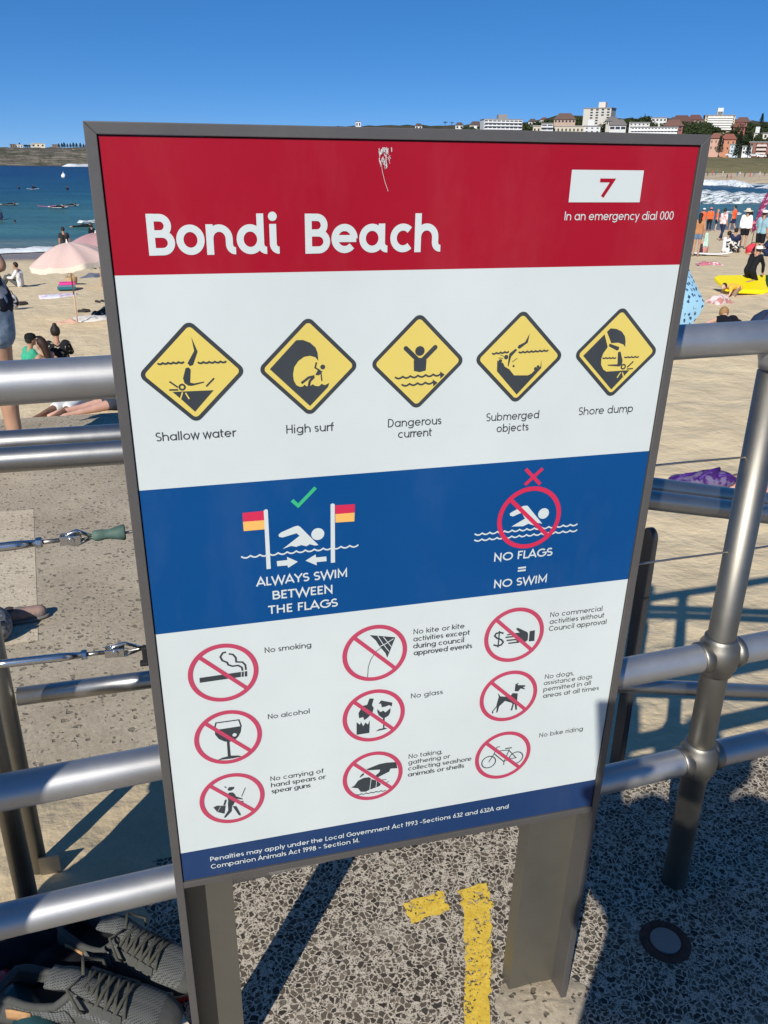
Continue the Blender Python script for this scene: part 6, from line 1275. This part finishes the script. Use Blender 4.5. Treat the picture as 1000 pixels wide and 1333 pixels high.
def tree(kind, px, ptop, pbase, label, D=None, wide=1.0, group=None, dup_=0):
    if D is None:
        D = lerp(dmid(px)+8, hill_d(px, pbase), 0.40+0.25*rnd.random()); b = at_d(px, 200, D); b.z = hill_z(px, D)-0.3
    else: b = at_d(px, pbase, D)
    hgt = at_d(px, ptop, D).z-b.z
    key = (kind, dup_); h0 = {'broad': 6.6, 'pine': 10.0, 'palm': 9.0}[kind]; nm = {'broad': 'leafy_tree', 'pine': 'pine_tree', 'palm': 'palm_tree'}[kind]
    if key not in _tp:
        cb, tb = {'broad': broad_meshes, 'pine': pine_meshes, 'palm': palm_meshes}[kind](dup_*7+3)
        t = empty(nm, b, 0, label, 'tree', group); c = obj('crown', cb, PINE if kind == 'pine' else LEAF, t); k = obj('trunk', tb, BARK, t); _tp[key] = (c, k)
    else:
        t = empty(nm, b, 0, label, 'tree', group)
        for s_ in _tp[key]:
            q = s_.copy(); COL.objects.link(q); q.parent = t
    s = hgt/h0; t.scale = (s*wide, s*wide, s); t.rotation_euler = (0, 0, rnd.uniform(0, 6.28)); return t
tree('pine', 935.5, 176, 201.5, 'tall dark pine between the peach and orange houses', 462, 0.95)
tree('pine', 958, 182, 205, 'broad dark pine in front of the pale blue house', 452, 1.25, dup_=1)
tree('pine', 973, 186, 203.5, 'shorter dark pine left of the brown brick block', 452, 1.2)
tree('pine', 962.5, 170, 190, 'dark pine on the slope behind the broad front pine', 520, 1.3, dup_=1)
tree('pine', 974, 172, 190, 'dark pine on the slope left of the cream slope house', 525, 1.3)
tree('pine', 991, 147, 162, 'tall pine standing alone on the crest at far right', 660, 1.1, dup_=1)
tree('pine', 998, 200, 207, 'small dark bush shaped pine at the right edge by the lawn', 455, 1.6)
tree('palm', 579.5, 157.5, 166, 'left palm tree of the pair on the skyline', 900, 1.7)
tree('palm', 588, 158, 166, 'right palm tree of the pair on the skyline', 900, 1.6)
tree('pine', 839.5, 147.5, 154, 'thin pine on the crest left of the white crest block', 680, 0.7)
g1 = 'leafy trees among the hillside houses'; lab1 = 'dark green leafy tree among the houses on the hillside'
for i, (px_, t_, b_, w_) in enumerate(((553, 164, 169, 1.5), (571, 164, 169, 1.6), (610, 161, 166, 1.3), (628, 161, 168, 1.4), (683, 157, 166, 1.4), (676, 159, 171, 1.2), (700, 155, 162, 1.5), (712, 152, 159, 1.5), (728, 149, 156, 1.6), (744, 149.5, 156, 1.7), (755, 150, 157, 1.6),
        (758, 159, 167, 1.5), (790, 152, 159, 1.5), (801, 150.5, 158, 1.6), (815, 150.5, 159, 1.6), (832, 148, 158, 1.5), (823, 152, 161, 1.5), (870, 153, 161, 1.5), (893, 153, 161, 1.4), (912, 155, 165, 1.5), (899, 164, 173, 1.5), (890, 167, 175, 1.4), (911, 165, 176, 1.5), (919, 167, 178, 1.4), (950, 166, 176, 1.4),
        (975, 160, 170, 1.5), (985, 162, 172, 1.6), (998, 158, 172, 1.4), (946, 172, 182, 1.3), (980, 167, 178, 1.4), (968, 176, 188, 1.3), (998, 176, 186, 1.2), (925, 160, 172, 1.4), (820, 164, 172, 1.3), (785, 165, 173, 1.2), (925.5, 190, 199, 1.2), (943, 192, 201, 1.0), (988, 178, 187, 1.3), (705, 165, 173, 1.3), (638, 163, 170, 1.3), (690, 160, 170, .8), (718, 156, 164, .8), (737, 152, 161, .8), (750, 156, 164, .7), (764, 154, 162, .7), (793, 158, 168, .7), (808, 156, 166, .8), (826, 156, 165, .7), (843, 153, 162, .7), (865, 158, 168, .7), (881, 156, 168, .7), (889, 160, 172, .7), (907, 160, 172, .8), (915, 162, 174, .7), (955, 158, 172, .6), (960, 174, 184, .7), (978, 164, 176, .7), (993, 166, 178, .7), (985, 170, 180, .8), (950, 178, 190, .6), (941, 170, 180, .7), (930, 172, 182, .7), (921, 178, 190, .7), (722, 151, 160, .9), (733, 150.5, 159, .8), (747, 152, 162, .9), (795, 152, 162, .9), (806, 153, 163, .8), (812, 151.5, 160, .9), (838, 156, 165, .8), (848, 158, 166, .7), (861, 155, 164, .8), (874, 154, 163, .9), (886, 154, 164, .8), (898, 155, 164, .9), (903, 158, 168, .8), (917, 156, 166, .8), (957, 156, 166, .8), (964, 162, 171, .9), (971, 156, 165, .9), (980, 157, 166, .8), (988, 156, 166, .9), (996, 160, 171, .8), (983, 176, 186, .8), (997, 182, 191, .8), (948, 174, 183, .8))):
    tree('broad', px_, t_, b_, lab1, None, w_, g1, i % 3)
g2 = 'pines on the far headland'
for px_ in (77, 84, 88, 92, 96, 100, 105, 109, 81, 112, 26, 33, 36, 39):
    tree('pine' if px_ > 60 or px_ == 26 else 'broad', px_, 185.5+rnd.uniform(-.8, 1.6)+(2 if 30 < px_ < 60 else 0), 191.8, 'small dark tree standing on the far headland skyline', 1095, 1.7 if px_ > 60 else 1.8, g2, 1 if px_ > 60 else 0)
# parked cars by the lawn
def car(px, py, D, col, label):
    p = at_d(px, py, D); az = atan2(p.x-CAM.x, p.y-CAM.y); t = empty('parked_car', p, -az+0.15, label, 'car')
    bm = BM(); prof = [(-2.1, .35), (-2.1, .85), (-1.3, .95), (-.9, 1.42), (.7, 1.45), (1.3, .95), (2.1, .85), (2.15, .35)]
    f = bm.faces.new([bm.verts.new((x, -.85, z)) for x, z in prof]); g = bmesh.ops.extrude_face_region(bm, geom=[f]); bmesh.ops.translate(bm, verts=[q for q in g['geom'] if isinstance(q, bmesh.types.BMVert)], vec=(0, 1.7, 0)); obj('body', bm, plain(col, 0.3, 0, 0.03), t, bevel=0.06)
    bm = BM(); prof = [(-1.15, .98), (-.82, 1.36), (.62, 1.38), (1.1, .98)]; f = bm.faces.new([bm.verts.new((x, -.87, z)) for x, z in prof]); obj('window', bm, GLASS, t)
    for x in (-1.3, 1.35):
        for y in (-.8, .8):
            bm = BM(); lathe(bm, (x, y-.1, .33), (0, 1, 0), [(.32, 0), (.33, .05), (.33, .15), (.32, .2)], 14); obj('wheel', bm, M_BLACK, t)
car(991, 205.0, 452, (0.78, 0.78, 0.78), 'white parked car by the far lawn at the right edge'); car(950, 203.6, 456, (0.75, 0.76, 0.78), 'white parked car below the pale blue house'); car(980.5, 203.8, 456, (0.70, 0.70, 0.70), 'pale grey parked car in front of the brown brick block')

# ------------------------------------------------------------------ shoes and bag at the foot of the sign
M_KNIT = None
def m_knit():
    m, nt, b = newmat('knitted_mesh'); v = coords(nt)
    c = N(nt, 'ShaderNodeTexVoronoi'); c.inputs['Scale'].default_value = 1.0; c.inputs['Randomness'].default_value = 0.0
    mp = N(nt, 'ShaderNodeMapping'); mp.inputs['Scale'].default_value = (210, 330, 210); mp.inputs['Rotation'].default_value = (0.4, 0.3, 0.75); L(nt, v, mp.inputs[0]); L(nt, mp.outputs[0], c.inputs['Vector'])
    f = ramp(nt, c.outputs['Distance'], [(0.30, (0.03, 0.032, 0.03)), (0.50, (0.115, 0.12, 0.112))]); L(nt, f, b.inputs['Base Color']); b.inputs['Roughness'].default_value = 0.9
    bump(nt, b, c.outputs['Distance'], 0.8, 0.002); return m
M_KNIT = m_knit(); M_SUEDE = plain((0.075, 0.076, 0.070), 0.9, 0, 0.14, 60, 0.3, 0.15); M_LACE = plain((0.060, 0.060, 0.048), 0.9, 0, 0.2, 120); M_SOLEC = plain((0.66, 0.58, 0.44), 0.7); M_SOLER = plain((0.48, 0.025, 0.03), 0.5); M_TAN = plain((0.42, 0.24, 0.11), 0.8, 0, 0.2, 80)
def sneaker(loc, rz, label, flip=1, Ls=0.315, roll=0.0):
    t = empty('sneaker', loc, rz, label, 'shoe'); t.rotation_euler = (roll, 0, rz)
    k = Ls/0.30
    WL = [(0, .030), (.02, .034), (.06, .0355), (.12, .036), (.18, .043), (.22, .047), (.26, .042), (.285, .028), (.30, .006)]
    HL = [(0, .088), (.03, .098), (.06, .088), (.10, .080), (.13, .098), (.17, .084), (.21, .066), (.25, .054), (.285, .040), (.30, .022)]
    OP = [(x_/400, .66*sqrt(max(0, 1-((x_/400-.058)/.078)**2))) for x_ in range(0, 56)]
    def wd(x): return pw(x, WL)
    def sec(x, a):                                  # a in -1..1 from one sole edge over the top to the other
        w, h = wd(x), pw(x, HL); th = a*pi/2; sx = sin(th); cz = cos(th)
        return Vector((x*k, (abs(sx)**0.75*(1 if sx > 0 else -1)*w*(1-0.10*abs(cz)) + flip*.006*sin(pi*x/.3))*k, (.022+(h-.022)*abs(cz)**0.62)*k))
    bm = BM(); rows = []; NX, NA = 46, 26
    for i in range(NX+1):
        x = .30*i/NX; op = pw(x, OP); row = []
        for j in range(NA+1):
            u = -1+2*j/NA
            a = (u if op < .02 else (math.copysign(op+(1-op)*abs(u), u) if abs(u) > 1e-6 else None))
            row.append(None if a is None else bm.verts.new(sec(x, a)))
        rows.append(row)
    for i in range(NX):
        x = .30*(i+.5)/NX
        for j in range(NA):
            q = [rows[i][j], rows[i][j+1], rows[i+1][j+1], rows[i+1][j]]
            if any(v_ is None for v_ in q): continue
            if j in (NA//2-1, NA//2) and pw(x, OP) > .02: continue
            f = bm.faces.new(q); u = abs(-1+2*(j+.5)/NA)
            f.material_index = 1 if (u > .80 or x > .262 or x < .075 or (.135 < x < .19 and u < .45)) else 0
            if x < .12 and .6 < x*0+.7 and u < .86 and .03 < x: f.material_index = 0
    up_ = obj('upper', bm, [M_KNIT, M_SUEDE], t, True); so = up_.modifiers.new('thick', 'SOLIDIFY'); so.thickness = .005*k; so.offset = -1
    def soleout(ex, z0, z1, name, mat, taper=0.0):
        bm = BM(); rings = []
        for z, e_ in ((z0, ex-.002-taper), ((z0+z1)/2, ex), (z1, ex-.001)):
            r_ = []
            for i in range(48):
                a = 2*pi*i/48; xx = .15-.155*cos(a); w = wd(min(.30, max(0, xx)))+e_; c_ = .006*flip*sin(pi*min(.3, max(0, xx))/.3)
                e2 = sqrt(max(0, 1-((xx-.15)/.156)**4)); r_.append(bm.verts.new((Vector((xx+(e_ if xx > .15 else -e_)*.3, c_+(1 if a < pi else -1)*w*max(.10, e2) if 0 else c_+w*e2*(1 if sin(a) >= 0 else -1)*min(1, abs(sin(a))*3), z))*k)))
            rings.append(r_)
        for A, B in zip(rings, rings[1:]):
            for i in range(48): bm.faces.new((A[i], A[(i+1) % 48], B[(i+1) % 48], B[i]))
        bm.faces.new(rings[0][::-1]); bm.faces.new(rings[-1]); return obj(name, bm, mat, t, True)
    soleout(.0055, 0.0, .012, 'outsole', M_SOLER); soleout(.0045, .012, .030, 'midsole', M_SOLEC)
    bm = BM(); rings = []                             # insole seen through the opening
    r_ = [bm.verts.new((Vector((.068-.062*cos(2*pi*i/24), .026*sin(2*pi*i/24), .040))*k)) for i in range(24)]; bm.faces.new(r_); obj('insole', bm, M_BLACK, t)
    bm = BM(); pts = []                               # padded collar
    for i in range(25):
        s = i/24; x = lerp(.132, .002, min(1, s*2)) if s <= .5 else lerp(.002, .132, (s-.5)*2); a = pw(x, OP)*(1 if s > .5 else -1)
        a = a if x > .004 else 0.5*(s-.5)*24/1.0*0 + a
        pts.append(sec(x, a))
    tube(bm, pts, .0065*k, 8); obj('collar', bm, M_SUEDE, t, True)
    bm = BM(); rows = []                              # tongue
    for i in range(9):
        x = lerp(.20, .095, i/8); zt = pw(x, HL)+lerp(0.001, .030, (i/8)**1.6); rows.append([bm.verts.new(Vector((x-.01*(i/8), y*.020, zt-abs(y)*.006))*k) for y in (-1, -.5, 0, .5, 1)])
    for A, B in zip(rows, rows[1:]):
        for j in range(4): bm.faces.new((A[j], A[j+1], B[j+1], B[j]))
    tg = obj('tongue', bm, M_KNIT, t, True); tg.modifiers.new('thick', 'SOLIDIFY').thickness = .008*k
    for i in range(5):                                # laces, crossing
        x = .138+.015*i
        bm = BM(); tube(bm, [sec(x, -.46)+Vector((0, 0, .003)), sec(x+.006, -.15)+Vector((0, 0, .009)), sec(x+.012, .2)+Vector((0, 0, .009)), sec(x+.015, .46)+Vector((0, 0, .003))], .0030*k, 8)
        tube(bm, [sec(x, .46)+Vector((0, 0, .003)), sec(x+.006, .15)+Vector((0, 0, .007)), sec(x+.012, -.2)+Vector((0, 0, .007)), sec(x+.015, -.46)+Vector((0, 0, .003))], .0030*k, 8); obj('lace', bm, M_LACE, t, True)
        for s in (-1, 1):
            bm = BM(); P_ = [sec(x-.004, s*.40), sec(x+.010, s*.40), sec(x+.012, s*.62), sec(x-.008, s*.66)]; nrm = (P_[1]-P_[0]).cross(P_[3]-P_[0]).normalized(); nrm = nrm if nrm.z > 0 else -nrm
            f = bm.faces.new([bm.verts.new(q+nrm*.004) for q in P_]); g = bmesh.ops.extrude_face_region(bm, geom=[f]); bmesh.ops.translate(bm, verts=[q for q in g['geom'] if isinstance(q, bmesh.types.BMVert)], vec=-nrm*.004); obj('lace_tab', bm, M_SUEDE, t, bevel=.001)
    bm = BM()
    for s in (-1, 1): tube(bm, [sec(.138, 0)+Vector((0, 0, .010)), sec(.128, s*.3)+Vector((-.004, s*.012, .020)), sec(.14, s*.5)+Vector((.01, s*.022, .006)), sec(.155, s*.55)+Vector((0, s*.010, .002))], .0028*k, 8)
    obj('lace_bow', bm, M_LACE, t, True)
    for s in (-1, 1):                                 # ribbed side panel and tan heel patch
        bm = BM(); rows = []
        for i in range(7):
            x = lerp(.070, .118, i/6); rows.append([bm.verts.new(sec(x+.016*(j/5), s*lerp(.70, .90, j/5))+Vector((0, s*.0035, .002))) for j in range(6)])
        for A, B in zip(rows, rows[1:]):
            for j in range(5): bm.faces.new((A[j], A[j+1], B[j+1], B[j]))
        pn = obj('side_panel', bm, M_KNIT, t, True); pn.modifiers.new('thick', 'SOLIDIFY').thickness = .003
        bm = BM(); rows = []
        for i in range(5):
            x = lerp(.022, .062, i/4); rows.append([bm.verts.new(sec(x, s*lerp(.78, .93, j/3))+Vector((0, s*.003, .001))) for j in range(4)])
        for A, B in zip(rows, rows[1:]):
            for j in range(3): bm.faces.new((A[j], A[j+1], B[j+1], B[j]))
        hp = obj('heel_patch', bm, M_TAN, t, True); hp.modifiers.new('thick', 'SOLIDIFY').thickness = .002
    return t
a0, b0 = at_z(12, 1322, 0), at_z(258, 1350, 0); L0 = (b0-a0).length
a1, b1 = at_z(92, 1235, 0), at_z(256, 1283, 0)
print('SHOE', L0, (b1-a1).length, a0, b0)
sneaker((a0.x, a0.y, 0.001), atan2(b0.y-a0.y, b0.x-a0.x), 'grey green knitted sneaker nearest the camera, its dark opening showing', 1, max(.29, min(.37, L0)))
sneaker((a1.x, a1.y, 0.001), atan2(b1.y-a1.y, b1.x-a1.x), 'grey green knitted sneaker lying behind the other, against the sign leg', -1, max(.28, min(.34, (b1-a1).length*1.1)))
M_BAGK = plain((0.010, 0.011, 0.014), 0.85, 0, 0.4, 30, 0.5, 0.1)
p = at_z(48, 1268, 0); t = empty('cloth_bag', p, 0.35, 'crumpled black cloth bag behind the sneakers under the lowest rail', 'bag')
bm = BM(); r_ = random.Random(5)
for i in range(16): ellip(bm, (r_.uniform(-.17, .10), r_.uniform(-.05, .07), r_.uniform(.01, .04)), (r_.uniform(.04, .07), r_.uniform(.03, .05), r_.uniform(.02, .035)), Matrix.Rotation(r_.uniform(-.6, .6), 3, 'Z') @ Matrix.Rotation(r_.uniform(-.4, .4), 3, 'X'))
o = obj('body', bm, M_BAGK, t); remesh(o, .008, 3)
bm = BM(); tube(bm, [(-.12, -.05, .03), (-.16, -.10, .035), (-.13, -.16, .02), (-.05, -.14, .012), (.02, -.08, .03)], .009, 8); obj('strap', bm, M_BAGK, t, True)
p = at_z(12, 1300, 0); t = empty('drink_bottle', p+Vector((0, 0, .032)), radians(35), 'dark bottle with a red cap lying at the bottom left corner', 'bottle')
bm = BM(); lathe(bm, (0, -.01, 0), (0, -1, 0), [(.012, 0), (.026, .01), (.032, .03), (.032, .15), (.028, .165)], 20); obj('body', bm, plain((0.015, 0.05, 0.055), 0.35), t, True)
bm = BM(); lathe(bm, (0, .03, 0), (0, -1, 0), [(.018, 0), (.0235, .004), (.0235, .034), (.022, .038)], 24); obj('cap', bm, plain((0.35, 0.012, 0.03), 0.35), t, True)

# ------------------------------------------------------------------ the two people beside the camera whose shadows fall into the picture
person(loc=(0.185, -1.20, 0.0), label='person whose big dark shadow covers the pavement at lower right', kind='stand', h=1.60, face=14, skin_='tan', top=(0.12, 0.14, 0.2), sleeve=0.9, bottom=(0.1, 0.1, 0.12), leg=1.8, fat=1.35,
       ell=(-.23, .06, 1.20), wrl=(-.22, .12, 1.42), hal=(-.215, .125, 1.50), elr=(.27, .0, 1.20), wrr=(.06, .11, 1.42), har=(-.10, .125, 1.49), head=(.05, .0, 1.60), vox=0.02)
person(loc=(-0.82, -0.52, 0.0), label='person whose narrow shadow falls across the left ends of the rails', kind='stand', h=1.66, face=0, fat=.74, pelvis=(-.06, 0, .95), belly=(-.02, .01, 1.10), shl=(-.12, 0, 1.39), shr=(.12, 0, 1.39), ell=(-.13, .05, 1.12), elr=(.11, .05, 1.12), wrl=(-.10, .12, .98), wrr=(.06, .14, .98), hal=(-.06, .14, .95), har=(.0, .16, .95), hipl=(-.17, 0, .90), hipr=(-.08, 0, .88), knl=(-.38, .0, .50), knr=(-.33, 0, .48), anl=(-.52, -.03, .085), anr=(-.48, .0, .085), tol=(-.55, .12, .03), tor=(-.5, .14, .03), skin_='tan', top=(0.3, 0.1, 0.1), sleeve=0.9, bottom=(0.1, 0.1, 0.12), leg=1.5)

ph = CAM - FW*0.012 - RT*0.042 - UP*0.066
t = empty('phone', ph, 0, 'phone held up by the person casting the big shadow', 'phone')
t.rotation_euler = Matrix(((RT.x, UP.x, -FW.x), (RT.y, UP.y, -FW.y), (RT.z, UP.z, -FW.z))).to_euler()
bm = BM(); box(bm, (0, 0, 0), (0.074, 0.150, 0.009)); obj('body', bm, plain((0.03, 0.03, 0.035), 0.3), t, bevel=0.004)
bm = BM(); box(bm, (0, 0, 0.0052), (0.068, 0.143, 0.001)); obj('screen', bm, plain((0.01, 0.01, 0.012), 0.1), t)
